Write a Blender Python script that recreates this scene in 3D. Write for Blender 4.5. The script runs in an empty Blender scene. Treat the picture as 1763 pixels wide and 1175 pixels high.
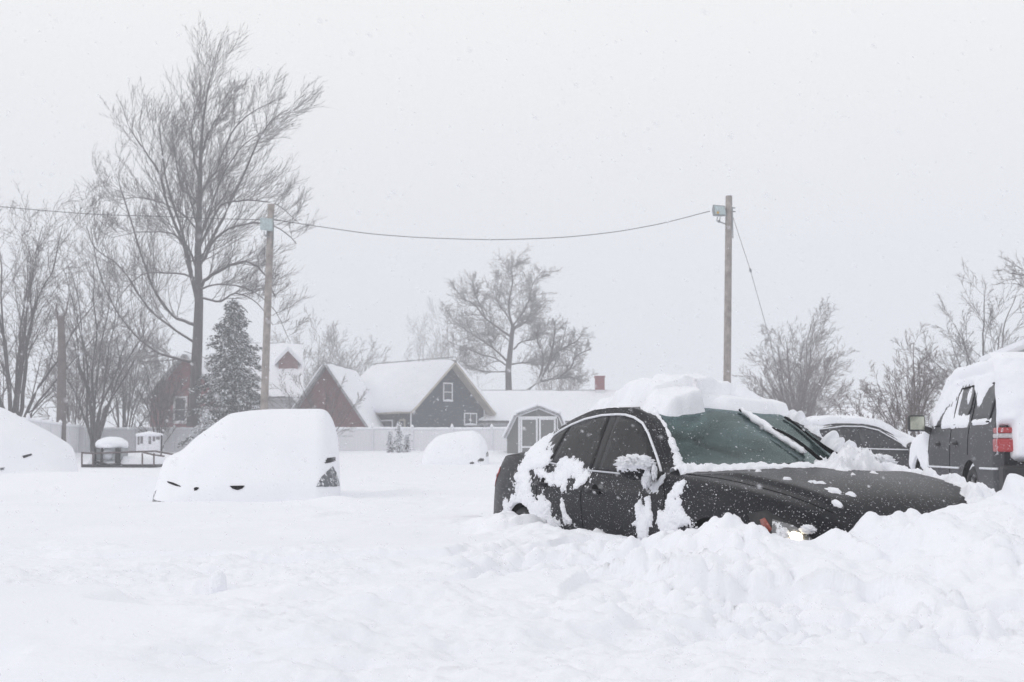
import bpy, math, random
import numpy as np
from mathutils import Vector, Matrix
from mathutils.geometry import delaunay_2d_cdt

SC = bpy.context.scene
COL = SC.collection

# ------------------------------------------------------------------ camera
F = 2100.0                      # focal length in pixels of the 1763 px wide photograph
PITCH = 0.09090324
CAMZ = 1.0835
cam_d = bpy.data.cameras.new('camera')
cam = bpy.data.objects.new('camera', cam_d)
COL.objects.link(cam)
cam_d.sensor_width = 36.0
cam_d.lens = F / 1763.0 * 36.0
cam_d.clip_start = 0.05
cam_d.clip_end = 3000.0
cam.location = (0, 0, CAMZ)
cam.rotation_euler = (math.pi / 2 + PITCH, 0, 0)
cam_d.dof.use_dof = True
cam_d.dof.focus_distance = 8.6
cam_d.dof.aperture_fstop = 5.6
SC.camera = cam

# ------------------------------------------------------------------ world, sun, exposure
SUN_EL, SUN_AZ = math.radians(33), math.radians(245)
w = bpy.data.worlds.new('World')
SC.world = w
w.use_nodes = True
nt = w.node_tree
nt.nodes.clear()
wo = nt.nodes.new('ShaderNodeOutputWorld')
sky = nt.nodes.new('ShaderNodeTexSky')
sky.sky_type = 'NISHITA'
sky.sun_disc = False
sky.sun_elevation = SUN_EL
sky.sun_rotation = SUN_AZ
sky.air_density = 1.0
sky.dust_density = 1.0
b1 = nt.nodes.new('ShaderNodeBackground')
b1.inputs['Strength'].default_value = 0.05
nt.links.new(sky.outputs[0], b1.inputs['Color'])
# the overcast deck: pale, a touch brighter overhead than at the horizon
tc = nt.nodes.new('ShaderNodeTexCoord')
sp = nt.nodes.new('ShaderNodeSeparateXYZ')
nt.links.new(tc.outputs['Generated'], sp.inputs[0])
mr = nt.nodes.new('ShaderNodeMapRange')
mr.inputs['From Min'].default_value = 0.0
mr.inputs['From Max'].default_value = 0.45
mr.inputs['From Max'].default_value = 1.0
nt.links.new(sp.outputs['Z'], mr.inputs['Value'])
mx = nt.nodes.new('ShaderNodeValToRGB')
e_ = mx.color_ramp.elements
e_[0].position = 0.0; e_[0].color = (0.770, 0.805, 0.875, 1)
e_[1].position = 1.0; e_[1].color = (0.96, 0.965, 0.985, 1)
for p_, c_ in ((0.12, (0.845, 0.865, 0.915, 1)), (0.34, (1.0, 1.0, 1.0, 1)), (0.55, (0.99, 0.99, 1.0, 1))):
    k_ = e_.new(p_); k_.color = c_
nt.links.new(mr.outputs[0], mx.inputs[0])
b2 = nt.nodes.new('ShaderNodeBackground')
b2.inputs['Strength'].default_value = 1.0
nt.links.new(mx.outputs[0], b2.inputs['Color'])
ms = nt.nodes.new('ShaderNodeMixShader')
ms.inputs[0].default_value = 0.9
nt.links.new(b1.outputs[0], ms.inputs[1])
nt.links.new(b2.outputs[0], ms.inputs[2])
nt.links.new(ms.outputs[0], wo.inputs['Surface'])

sd = bpy.data.lights.new('sun', 'SUN')
sd.energy = 0.56
sd.angle = math.radians(22)
sd.color = (1.0, 0.985, 0.97)
so = bpy.data.objects.new('sun', sd)
COL.objects.link(so)
so.rotation_euler = (math.pi / 2 - SUN_EL, 0, math.pi - SUN_AZ)

SC.view_settings.view_transform = 'Standard'
SC.view_settings.look = 'None'
SC.view_settings.exposure = 0.0
SC.view_settings.gamma = 1.0
cy = SC.cycles
cy.max_bounces = 8
cy.diffuse_bounces = 4
cy.glossy_bounces = 3
cy.transmission_bounces = 5
cy.transparent_max_bounces = 8
cy.volume_bounces = 2
cy.use_denoising = True
cy.caustics_reflective = False
cy.caustics_refractive = False

R0 = np.random.RandomState(7)

# ------------------------------------------------------------------ helpers
def at(px, py, D):
    """point of the place seen at photograph pixel (px, py), D metres ahead"""
    dy = math.cos(PITCH) + (py - 587.5) / F * math.sin(PITCH)
    dz = math.sin(PITCH) - (py - 587.5) / F * math.cos(PITCH)
    dx = (px - 881.5) / F
    t = D / dy
    return (dx * t, D, CAMZ + dz * t)


class Pose:
    def __init__(s, x, y, z, ang):
        s.o = (x, y, z); s.a = ang
        s.c, s.s = math.cos(ang), math.sin(ang)

    def to_world(s, x, y, z=0):
        return (s.o[0] + s.c * x - s.s * y, s.o[1] + s.s * x + s.c * y, s.o[2] + z)

    def to_local(s, X, Y):
        dx, dy = X - s.o[0], Y - s.o[1]
        return s.c * dx + s.s * dy, -s.s * dx + s.c * dy

    def _ray(s, px, py):
        a = at(px, py, 1.0)
        lx, ly = s.to_local(0, 0)
        d = (a[0], a[1], a[2] - CAMZ)
        ldx, ldy = s.c * d[0] + s.s * d[1], -s.s * d[0] + s.c * d[1]
        return lx, ly, CAMZ - s.o[2], ldx, ldy, d[2]

    def side(s, px, py, yp):
        """(x, z) on the plane y = yp of the thing"""
        lx, ly, lz, dx, dy, dz = s._ray(px, py)
        t = (yp - ly) / dy
        return lx + t * dx, lz + t * dz


def hash2(ix, iy, seed):
    h = (ix.astype(np.int64) * 374761393 + iy.astype(np.int64) * 668265263 + seed * 1442695041) & 0xffffffff
    h = ((h ^ (h >> 13)) * 1274126177) & 0xffffffff
    return ((h ^ (h >> 16)) & 0xffff) / 65535.0


def vnoise(x, y, seed=0):
    ix, iy = np.floor(x), np.floor(y)
    fx, fy = x - ix, y - iy
    fx = fx * fx * fx * (fx * (fx * 6 - 15) + 10)
    fy = fy * fy * fy * (fy * (fy * 6 - 15) + 10)
    a = hash2(ix, iy, seed); b = hash2(ix + 1, iy, seed)
    c = hash2(ix, iy + 1, seed); d = hash2(ix + 1, iy + 1, seed)
    return (a + (b - a) * fx) * (1 - fy) + (c + (d - c) * fx) * fy - 0.5


def fbm(x, y, seed=0, oct=4, gain=0.5):
    s = 0; a = 1.0
    for i in range(oct):
        s = s + a * vnoise(x, y, seed + i * 17)
        x = x * 2.03 + 5.1; y = y * 2.03 + 1.7; a *= gain
    return s


def domes(x, y, cell, seed, keep=1.0, rmin=0.35, rmax=0.75):
    """clods: rounded lumps of random size scattered one per cell"""
    X, Y = x / cell, y / cell
    ix, iy = np.floor(X), np.floor(Y)
    out = np.zeros_like(x)
    for ox in (-1, 0, 1):
        for oy in (-1, 0, 1):
            cx, cy_ = ix + ox, iy + oy
            px = cx + hash2(cx, cy_, seed); py = cy_ + hash2(cx, cy_, seed + 1)
            r = rmin + (rmax - rmin) * hash2(cx, cy_, seed + 2)
            on = hash2(cx, cy_, seed + 3) < keep
            asp = 0.7 + 0.6 * hash2(cx, cy_, seed + 4)
            d2 = ((X - px) * asp) ** 2 + ((Y - py) / asp) ** 2
            h = np.sqrt(np.maximum(0, r * r - d2)) * on
            out = np.maximum(out, h)
    return out * cell


def smooth(a, b, x):
    t = np.clip((x - a) / (b - a), 0, 1)
    return t * t * (3 - 2 * t)


def np_mesh(name, v, quads=None, tris=None, mat=None, parent=None, smooth_sh=True, loc=None):
    v = np.asarray(v, dtype=np.float32).reshape(-1, 3)
    me = bpy.data.meshes.new(name)
    me.vertices.add(len(v))
    me.vertices.foreach_set('co', v.ravel())
    ls, lt, li = [], [], []
    off = 0
    if quads is not None and len(quads):
        q = np.asarray(quads, dtype=np.int32).reshape(-1, 4)
        li.append(q.ravel()); ls.append(np.arange(len(q)) * 4 + off); lt.append(np.full(len(q), 4)); off += q.size
    if tris is not None and len(tris):
        q = np.asarray(tris, dtype=np.int32).reshape(-1, 3)
        li.append(q.ravel()); ls.append(np.arange(len(q)) * 3 + off); lt.append(np.full(len(q), 3)); off += q.size
    li = np.concatenate(li).astype(np.int32); ls = np.concatenate(ls).astype(np.int32); lt = np.concatenate(lt).astype(np.int32)
    me.loops.add(len(li)); me.loops.foreach_set('vertex_index', li)
    me.polygons.add(len(ls)); me.polygons.foreach_set('loop_start', ls); me.polygons.foreach_set('loop_total', lt)
    me.polygons.foreach_set('use_smooth', np.full(len(ls), smooth_sh))
    me.update(calc_edges=True)
    me.validate()
    o = bpy.data.objects.new(name, me)
    COL.objects.link(o)
    if mat: me.materials.append(mat)
    if parent: o.parent = parent
    if loc: o.location = loc
    return o


class MB:
    """collects boxes, prisms and tubes; build() links them as ONE mesh"""
    def __init__(s): s.v = []; s.f = []

    def add(s, v, f):
        b = len(s.v); s.v += [tuple(p) for p in v]; s.f += [tuple(i + b for i in q) for q in f]

    def box(s, x0, x1, y0, y1, z0, z1):
        s.add([(x0, y0, z0), (x1, y0, z0), (x1, y1, z0), (x0, y1, z0), (x0, y0, z1), (x1, y0, z1), (x1, y1, z1), (x0, y1, z1)],
              [(3, 2, 1, 0), (4, 5, 6, 7), (0, 1, 5, 4), (1, 2, 6, 5), (2, 3, 7, 6), (3, 0, 4, 7)])

    def prism(s, poly, y0, y1):          # poly in (x, z), extruded along y
        n = len(poly)
        v = [(p[0], y0, p[1]) for p in poly] + [(p[0], y1, p[1]) for p in poly]
        f = [tuple(range(n)), tuple(range(2 * n - 1, n - 1, -1))] + [(i, i + n, (i + 1) % n + n, (i + 1) % n) for i in range(n)]
        s.add(v, f)

    def slab(s, a, b, c, d, t):          # quad a b c d thickened by vector t
        v = [a, b, c, d] + [tuple(p[i] + t[i] for i in range(3)) for p in (a, b, c, d)]
        s.add(v, [(3, 2, 1, 0), (4, 5, 6, 7), (0, 1, 5, 4), (1, 2, 6, 5), (2, 3, 7, 6), (3, 0, 4, 7)])

    def tube(s, pts, rad, n=8, cap=True):
        if not hasattr(rad, '__len__'): rad = [rad] * len(pts)
        P = [Vector(p) for p in pts]; rings = []
        up = Vector((0, 0, 1))
        for i, p in enumerate(P):
            t = (P[min(i + 1, len(P) - 1)] - P[max(i - 1, 0)]).normalized()
            a = t.cross(up)
            if a.length < 0.05: a = t.cross(Vector((1, 0, 0)))
            a.normalize(); b = t.cross(a)
            rings.append([p + (a * math.cos(k * 2 * math.pi / n) + b * math.sin(k * 2 * math.pi / n)) * rad[i] for k in range(n)])
        v = [q for r in rings for q in r]; f = []
        for i in range(len(P) - 1):
            for k in range(n):
                f.append((i * n + k, i * n + (k + 1) % n, (i + 1) * n + (k + 1) % n, (i + 1) * n + k))
        if cap:
            f.append(tuple(range(n - 1, -1, -1))); m = (len(P) - 1) * n; f.append(tuple(m + k for k in range(n)))
        s.add(v, f)

    def build(s, name, mat, parent=None, smooth_sh=False, loc=None, bevel=0):
        me = bpy.data.meshes.new(name)
        me.from_pydata(s.v, [], s.f); me.update()
        for p in me.polygons: p.use_smooth = smooth_sh
        o = bpy.data.objects.new(name, me); COL.objects.link(o)
        me.materials.append(mat)
        if parent: o.parent = parent
        if loc: o.location = loc
        if bevel:
            m = o.modifiers.new('bevel', 'BEVEL'); m.width = bevel; m.segments = 2; m.limit_method = 'ANGLE'
        return o


def empty(name, loc, rz=0.0):
    o = bpy.data.objects.new(name, None); COL.objects.link(o)
    o.location = loc; o.rotation_euler = (0, 0, rz); o.empty_display_size = 0.3
    return o


def tag(o, label=None, cat=None, group=None, kind=None):
    if label: o['label'] = label
    if cat: o['category'] = cat
    if group: o['group'] = group
    if kind: o['kind'] = kind
    return o


def grid_quads(nr, nc, keep=None):
    i = np.arange(nr - 1)[:, None] * nc + np.arange(nc - 1)[None, :]
    q = np.stack([i, i + 1, i + nc + 1, i + nc], -1)
    if keep is not None: q = q[keep]
    return q.reshape(-1, 4)


def compact(v, q):
    u, inv = np.unique(q, return_inverse=True)
    return v[u], inv.reshape(q.shape)


def pchip(xs, ys, x):
    xs = np.asarray(xs, float); ys = np.asarray(ys, float)
    h = np.diff(xs); d = np.diff(ys) / h
    m = np.zeros_like(xs)
    for i in range(1, len(xs) - 1):
        if d[i - 1] * d[i] > 0:
            w1, w2 = 2 * h[i] + h[i - 1], h[i] + 2 * h[i - 1]
            m[i] = (w1 + w2) / (w1 / d[i - 1] + w2 / d[i])
    m[0], m[-1] = d[0], d[-1]
    x = np.clip(x, xs[0], xs[-1])
    k = np.clip(np.searchsorted(xs, x) - 1, 0, len(h) - 1)
    t = (x - xs[k]) / h[k]
    return ((2 * t ** 3 - 3 * t ** 2 + 1) * ys[k] + (t ** 3 - 2 * t ** 2 + t) * h[k] * m[k]
            + (-2 * t ** 3 + 3 * t ** 2) * ys[k + 1] + (t ** 3 - t ** 2) * h[k] * m[k + 1])


# ------------------------------------------------------------------ materials
def mat_new(name):
    m = bpy.data.materials.new(name); m.use_nodes = True
    n = m.node_tree.nodes; b = n['Principled BSDF']
    return m, m.node_tree, b


def N(nt_, t, **kw):
    n = nt_.nodes.new(t)
    for k, v in kw.items():
        if k in n.inputs: n.inputs[k].default_value = v
        else: setattr(n, k, v)
    return n


def ramp(nt_, src, p0, p1, c0=(0, 0, 0, 1), c1=(1, 1, 1, 1)):
    r = nt_.nodes.new('ShaderNodeValToRGB')
    r.color_ramp.elements[0].position = p0; r.color_ramp.elements[0].color = c0
    r.color_ramp.elements[1].position = p1; r.color_ramp.elements[1].color = c1
    nt_.links.new(src, r.inputs[0])
    return r


def plain(name, col, rough=0.6, spec=0.5, metal=0.0, var=0.12, scale=8.0, bump=0.0, coat=0.0):
    m, t, b = mat_new(name)
    co = N(t, 'ShaderNodeTexCoord'); nz = N(t, 'ShaderNodeTexNoise', Scale=scale, Detail=5.0)
    t.links.new(co.outputs['Object'], nz.inputs['Vector'])
    r = ramp(t, nz.outputs[0], 0.3, 0.7, tuple(c * (1 - var) for c in col) + (1,), tuple(min(1, c * (1 + var)) for c in col) + (1,))
    t.links.new(r.outputs[0], b.inputs['Base Color'])
    b.inputs['Roughness'].default_value = rough; b.inputs['Metallic'].default_value = metal
    b.inputs['Specular IOR Level'].default_value = spec; b.inputs['Coat Weight'].default_value = coat
    if bump:
        bp = N(t, 'ShaderNodeBump', Strength=bump, Distance=0.01)
        t.links.new(nz.outputs[0], bp.inputs['Height']); t.links.new(bp.outputs[0], b.inputs['Normal'])
    return m


def snow_mat(name, b1s=0.25, fine=60.0):
    m, t, b = mat_new(name)
    co = N(t, 'ShaderNodeTexCoord')
    n1 = N(t, 'ShaderNodeTexNoise', Scale=fine, Detail=6.0)
    n2 = N(t, 'ShaderNodeTexNoise', Scale=1.3, Detail=3.0)
    t.links.new(co.outputs['Object'], n1.inputs['Vector']); t.links.new(co.outputs['Object'], n2.inputs['Vector'])
    r = ramp(t, n2.outputs[0], 0.3, 0.7, (0.87, 0.878, 0.925, 1), (0.90, 0.905, 0.945, 1))
    t.links.new(r.outputs[0], b.inputs['Base Color'])
    b.inputs['Roughness'].default_value = 0.9
    b.inputs['Specular IOR Level'].default_value = 0.15
    bp = N(t, 'ShaderNodeBump', Strength=b1s, Distance=0.008)
    t.links.new(n1.outputs[0], bp.inputs['Height']); t.links.new(bp.outputs[0], b.inputs['Normal'])
    return m


def dusted(name, col, rough=0.25, coat=0.6, dust=0.64, dscale=55.0, flecks=True, streak=0.0, film=0.03, snowcol=(0.8, 0.81, 0.85, 1), spec=.4, bumps=.25, grain=38):
    """painted or glazed surface with melted film, frost streaks and clinging snow specks"""
    m, t, b = mat_new(name)
    co = N(t, 'ShaderNodeTexCoord')
    mp = N(t, 'ShaderNodeMapping'); mp.inputs['Scale'].default_value = (1.0, 1.0, 0.16 if streak else 1.0)
    t.links.new(co.outputs['Object'], mp.inputs['Vector'])
    ns = N(t, 'ShaderNodeTexNoise', Scale=float(grain), Detail=6.0, Roughness=0.7)
    t.links.new(mp.outputs[0], ns.inputs['Vector'])
    r1 = ramp(t, ns.outputs[0], 0.42, 0.85, tuple(col) + (1,), tuple(c + film * 3 for c in col) + (1,))
    big = N(t, 'ShaderNodeTexNoise', Scale=2.2, Detail=4.0)
    t.links.new(co.outputs['Object'], big.inputs['Vector'])
    r2 = ramp(t, big.outputs[0], 0.35, 0.75, (0, 0, 0, 1), (1, 1, 1, 1))
    add = N(t, 'ShaderNodeMix', data_type='RGBA'); add.inputs[7].default_value = tuple(c + film * 1.3 for c in col) + (1,)
    ml = N(t, 'ShaderNodeMath', operation='MULTIPLY'); ml.inputs[1].default_value = 0.6
    t.links.new(r2.outputs[0], ml.inputs[0]); t.links.new(ml.outputs[0], add.inputs[0]); t.links.new(r1.outputs[0], add.inputs[6])
    nf = N(t, 'ShaderNodeTexNoise', Scale=dscale, Detail=3.0, Roughness=0.6)
    t.links.new(co.outputs['Object'], nf.inputs['Vector'])
    rf = ramp(t, nf.outputs[0], dust, dust + 0.035)
    fin = N(t, 'ShaderNodeMix', data_type='RGBA'); fin.inputs[7].default_value = snowcol
    t.links.new(rf.outputs[0], fin.inputs[0]); t.links.new(add.outputs[2], fin.inputs[6])
    t.links.new(fin.outputs[2], b.inputs['Base Color'])
    rr = N(t, 'ShaderNodeMapRange'); rr.inputs['To Min'].default_value = rough; rr.inputs['To Max'].default_value = min(1, rough + 0.35)
    t.links.new(ns.outputs[0], rr.inputs['Value']); t.links.new(rr.outputs[0], b.inputs['Roughness'])
    b.inputs['Coat Weight'].default_value = coat; b.inputs['Coat Roughness'].default_value = 0.25; b.inputs['Specular IOR Level'].default_value = spec
    bp = N(t, 'ShaderNodeBump', Strength=bumps, Distance=0.002)
    t.links.new(ns.outputs[0], bp.inputs['Height']); t.links.new(bp.outputs[0], b.inputs['Normal'])
    return m


def siding(name, col, board=0.16, dust=0.60, horiz=True, snowc=(0.62, 0.64, 0.68, 1)):
    m, t, b = mat_new(name)
    co = N(t, 'ShaderNodeTexCoord')
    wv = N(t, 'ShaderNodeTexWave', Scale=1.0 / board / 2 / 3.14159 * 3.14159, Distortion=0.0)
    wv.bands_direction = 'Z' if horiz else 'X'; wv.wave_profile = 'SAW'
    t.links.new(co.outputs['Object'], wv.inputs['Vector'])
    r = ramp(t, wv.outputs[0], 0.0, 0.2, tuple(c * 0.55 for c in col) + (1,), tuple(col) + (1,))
    mp = N(t, 'ShaderNodeMapping'); mp.inputs['Scale'].default_value = (1.0, 1.0, 3.2) if horiz else (2.2, 2.2, 1.0)
    nf = N(t, 'ShaderNodeTexNoise', Scale=2.6, Detail=6.0, Roughness=0.72)
    t.links.new(co.outputs['Object'], mp.inputs['Vector']); t.links.new(mp.outputs[0], nf.inputs['Vector'])
    rf = ramp(t, nf.outputs[0], dust, dust + 0.05)
    fin = N(t, 'ShaderNodeMix', data_type='RGBA'); fin.inputs[7].default_value = snowc
    t.links.new(rf.outputs[0], fin.inputs[0]); t.links.new(r.outputs[0], fin.inputs[6])
    t.links.new(fin.outputs[2], b.inputs['Base Color'])
    b.inputs['Roughness'].default_value = 0.8
    bp = N(t, 'ShaderNodeBump', Strength=0.5, Distance=0.02)
    t.links.new(wv.outputs[0], bp.inputs['Height']); t.links.new(bp.outputs[0], b.inputs['Normal'])
    return m


def bark(name, col, snow_amt=0.60):
    """bark with wind-packed snow on the sides that look up or into the wind"""
    m, t, b = mat_new(name)
    co = N(t, 'ShaderNodeTexCoord'); nz = N(t, 'ShaderNodeTexNoise', Scale=3.0, Detail=6.0, Roughness=0.7)
    t.links.new(co.outputs['Object'], nz.inputs['Vector'])
    r = ramp(t, nz.outputs[0], 0.3, 0.7, tuple(c * 0.7 for c in col) + (1,), tuple(c * 1.35 for c in col) + (1,))
    ge = N(t, 'ShaderNodeNewGeometry'); sx = N(t, 'ShaderNodeSeparateXYZ'); t.links.new(ge.outputs['Normal'], sx.inputs[0])
    ad = N(t, 'ShaderNodeMath', operation='ADD'); t.links.new(sx.outputs['Z'], ad.inputs[0])
    n2 = N(t, 'ShaderNodeTexNoise', Scale=6.0, Detail=3.0); t.links.new(co.outputs['Object'], n2.inputs['Vector'])
    t.links.new(n2.outputs[0], ad.inputs[1])
    rf = ramp(t, ad.outputs[0], 0.98, 1.12)
    m2 = N(t, 'ShaderNodeMath', operation='MULTIPLY'); m2.inputs[1].default_value = snow_amt
    t.links.new(rf.outputs[0], m2.inputs[0])
    fin = N(t, 'ShaderNodeMix', data_type='RGBA'); fin.inputs[7].default_value = (0.85, 0.86, 0.9, 1)
    t.links.new(m2.outputs[0], fin.inputs[0]); t.links.new(r.outputs[0], fin.inputs[6])
    t.links.new(fin.outputs[2], b.inputs['Base Color']); b.inputs['Roughness'].default_value = 0.9
    b.inputs['Specular IOR Level'].default_value = 0.1
    return m


M = {}
M['snow'] = snow_mat('snow', 0.40, 50)
M['snow_fluffy'] = snow_mat('fluffy_snow', 0.7, 90)
M['flake'] = plain('snowflake', (0.9, 0.91, 0.94), 0.9, 0.1, var=0.02)
M['paint_black'] = dusted('black_car_paint', (0.002, 0.002, 0.005), 0.18, 0.0, 0.645, 95, film=0.012, spec=.12, bumps=.15, grain=100)
M['paint_grey'] = dusted('grey_car_paint', (0.028, 0.029, 0.037), 0.3, 0.1, 0.655, 40, film=0.02, spec=.3)
M['paint_sedan2'] = dusted('dark_car_paint', (0.018, 0.019, 0.025), 0.3, 0.2, 0.64, 30, film=0.02)
M['glass_side'] = dusted('tinted_window_glass', (0.006, 0.006, 0.008), 0.13, 0.0, 0.69, 55, streak=1.0, film=0.009, spec=.2)
M['glass_suv'] = dusted('dusty_window_glass', (0.018, 0.019, 0.025), 0.25, 0.1, 0.65, 30, streak=1.0, film=0.03)
M['rubber'] = plain('black_rubber', (0.012, 0.012, 0.013), 0.6, 0.4, var=0.3, scale=30, bump=0.2)
M['black_plastic'] = plain('black_plastic', (0.018, 0.018, 0.02), 0.5, 0.4, var=0.2, scale=20, bump=0.1)
M['gap'] = plain('dark_gap', (0.004, 0.004, 0.005), 0.9, 0.1)
M['chrome'] = plain('frosted_chrome_trim', (0.55, 0.56, 0.6), 0.35, 0.5, metal=0.4, var=0.2, scale=60)
M['chrome_snowy'] = plain('snow_packed_trim', (0.78, 0.79, 0.83), 0.7, 0.3, var=0.1, scale=60)
M['interior'] = plain('grey_seat_fabric', (0.30, 0.31, 0.31), 0.9, 0.2, bump=0.2)
M['dash'] = plain('dark_dashboard', (0.02, 0.022, 0.023), 0.7, 0.3)
M['light_streak'] = plain('light_streak_pale', (0.7, 0.72, 0.72), 0.9, 0.1)  # pale colour imitating a streak of light inside the sedan
M['alloy'] = plain('alloy_rim', (0.35, 0.35, 0.37), 0.35, 0.5, metal=0.7)
M['wood_pole'] = plain('weathered_pole_wood', (0.30, 0.27, 0.255), 0.9, 0.1, var=0.3, scale=5, bump=0.5)
M['metal'] = plain('galvanised_metal', (0.28, 0.3, 0.31), 0.5, 0.5, metal=0.4, var=0.15)
M['metal_pale'] = plain('pale_lamp_housing', (0.42, 0.5, 0.51), 0.5, 0.5, var=0.2, scale=14)
M['wire'] = plain('dark_cable', (0.07, 0.07, 0.075), 0.6, 0.3)
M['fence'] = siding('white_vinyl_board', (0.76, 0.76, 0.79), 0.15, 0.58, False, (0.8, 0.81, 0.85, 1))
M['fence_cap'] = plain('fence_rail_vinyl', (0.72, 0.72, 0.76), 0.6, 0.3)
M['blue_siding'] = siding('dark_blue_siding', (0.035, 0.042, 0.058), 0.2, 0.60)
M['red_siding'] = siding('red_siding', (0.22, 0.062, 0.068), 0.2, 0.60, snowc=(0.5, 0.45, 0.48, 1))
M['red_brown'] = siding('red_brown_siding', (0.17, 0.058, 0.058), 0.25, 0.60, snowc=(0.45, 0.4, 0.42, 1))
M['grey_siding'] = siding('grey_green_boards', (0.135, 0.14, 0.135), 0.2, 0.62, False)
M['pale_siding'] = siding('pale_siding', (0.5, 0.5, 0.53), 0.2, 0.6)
M['trim'] = plain('white_trim_paint', (0.72, 0.72, 0.75), 0.6, 0.3, var=0.08)
M['beige_trim'] = plain('beige_soffit_boards', (0.46, 0.42, 0.37), 0.7, 0.3, var=0.15, scale=2)
M['shingle'] = plain('snow_dusted_shingle', (0.33, 0.33, 0.35), 0.9, 0.1, var=0.45, scale=7, bump=0.4)
M['brick'] = siding('red_chimney_brick', (0.22, 0.05, 0.055), 0.12, 0.64)
M['pane'] = plain('window_pane', (0.05, 0.055, 0.065), 0.15, 0.5, var=0.3, scale=2)
M['bark'] = bark('tree_bark', (0.060, 0.052, 0.050), 0.55)
M['twig'] = bark('twig_bark', (0.075, 0.062, 0.060), 0.35)
M['twig_red'] = bark('reddish_twig_bark', (0.11, 0.078, 0.070), 0.35)
M['bark_pale'] = bark('broken_trunk_bark', (0.12, 0.10, 0.095), 0.5)
M['needles'] = plain('dark_needles', (0.030, 0.042, 0.040), 0.8, 0.2, var=0.4, scale=2)


def emis(name, col, st):
    m, t, b = mat_new(name)
    b.inputs['Base Color'].default_value = col + (1,)
    b.inputs['Emission Color'].default_value = col + (1,); b.inputs['Emission Strength'].default_value = st
    return m


M['lit'] = emis('lit_headlight_bulb', (1.0, 0.88, 0.62), 6.0)
M['amber'] = plain('amber_reflector', (0.26, 0.045, 0.025), 0.25, 0.5, coat=0.5)
M['red_lens'] = dusted('red_lamp_lens', (0.38, 0.008, 0.014), 0.2, 0.6, 0.62, 45, film=0.03)
M['clear_lens'] = dusted('clear_lamp_lens', (0.45, 0.42, 0.43), 0.2, 0.6, 0.60, 45, film=0.05)
M['dull_lens'] = dusted('dull_headlamp_lens', (0.12, 0.12, 0.125), 0.2, 0.5, 0.56, 40, film=0.06)
M['mirror_glass'] = plain('mirror_glass', (0.5, 0.52, 0.42), 0.12, 0.5, metal=0.9, var=0.25, scale=9)

m, t, b = mat_new('lacy_snowflake'); outn = [n for n in t.nodes if n.type == 'OUTPUT_MATERIAL'][0]
b.inputs['Base Color'].default_value = (.93, .94, .97, 1); b.inputs['Roughness'].default_value = 1
tr = N(t, 'ShaderNodeBsdfTransparent'); m1 = N(t, 'ShaderNodeMixShader'); m1.inputs[0].default_value = .40
t.links.new(tr.outputs[0], m1.inputs[1]); t.links.new(b.outputs[0], m1.inputs[2]); t.links.new(m1.outputs[0], outn.inputs['Surface'])
M['flake'] = m

# windshield: tinted glass under a thin frost film
m, t, b = mat_new('frosted_windshield_glass')
t.nodes.remove(b)
outn = [n for n in t.nodes if n.type == 'OUTPUT_MATERIAL'][0]
tr = N(t, 'ShaderNodeBsdfTransparent'); tr.inputs[0].default_value = (0.62, 0.80, 0.78, 1)
di = N(t, 'ShaderNodeBsdfDiffuse'); di.inputs[0].default_value = (0.072, 0.116, 0.120, 1)
gl = N(t, 'ShaderNodeBsdfGlossy'); gl.inputs[0].default_value = (0.62, 0.72, 0.72, 1); gl.inputs['Roughness'].default_value = 0.12
co = N(t, 'ShaderNodeTexCoord'); nz = N(t, 'ShaderNodeTexNoise', Scale=2.4, Detail=7.0, Roughness=0.62, Distortion=1.2)
t.links.new(co.outputs['Object'], nz.inputs['Vector'])
mrn = N(t, 'ShaderNodeMapRange'); mrn.inputs['From Min'].default_value = 0.3; mrn.inputs['From Max'].default_value = 0.7
mrn.inputs['To Min'].default_value = 0.05; mrn.inputs['To Max'].default_value = 0.85
t.links.new(nz.outputs[0], mrn.inputs['Value'])
m1 = N(t, 'ShaderNodeMixShader'); t.links.new(mrn.outputs[0], m1.inputs[0]); t.links.new(tr.outputs[0], m1.inputs[1]); t.links.new(di.outputs[0], m1.inputs[2])
lw = N(t, 'ShaderNodeFresnel', IOR=1.5)
m2 = N(t, 'ShaderNodeMixShader'); t.links.new(lw.outputs[0], m2.inputs[0]); t.links.new(m1.outputs[0], m2.inputs[1]); t.links.new(gl.outputs[0], m2.inputs[2])
nf = N(t, 'ShaderNodeTexNoise', Scale=45.0, Detail=3.0); t.links.new(co.outputs['Object'], nf.inputs['Vector'])
rf = ramp(t, nf.outputs[0], 0.69, 0.72)
dw = N(t, 'ShaderNodeBsdfDiffuse'); dw.inputs[0].default_value = (0.75, 0.78, 0.82, 1)
m3 = N(t, 'ShaderNodeMixShader'); t.links.new(rf.outputs[0], m3.inputs[0]); t.links.new(m2.outputs[0], m3.inputs[1]); t.links.new(dw.outputs[0], m3.inputs[2])
t.links.new(m3.outputs[0], outn.inputs['Surface'])
M['windshield'] = m

# ------------------------------------------------------------------ poses of the vehicles
CAR = Pose(*(0.0, 0.0, 0.0), 0.0)
_yaw, _cx, _cy = 2.74215424, 8.93818591, -4.73708863        # camera seen from the sedan
_a = math.pi / 2 - _yaw
CAR = Pose(-(math.cos(_a) * _cx - math.sin(_a) * _cy), -(math.sin(_a) * _cx + math.cos(_a) * _cy), 0.0, _a)
SUV = Pose(6.465, 14.53, 0.10, math.radians(82.5))
SED = Pose(5.15, 22.9, 0.20, math.radians(1.0))

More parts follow.
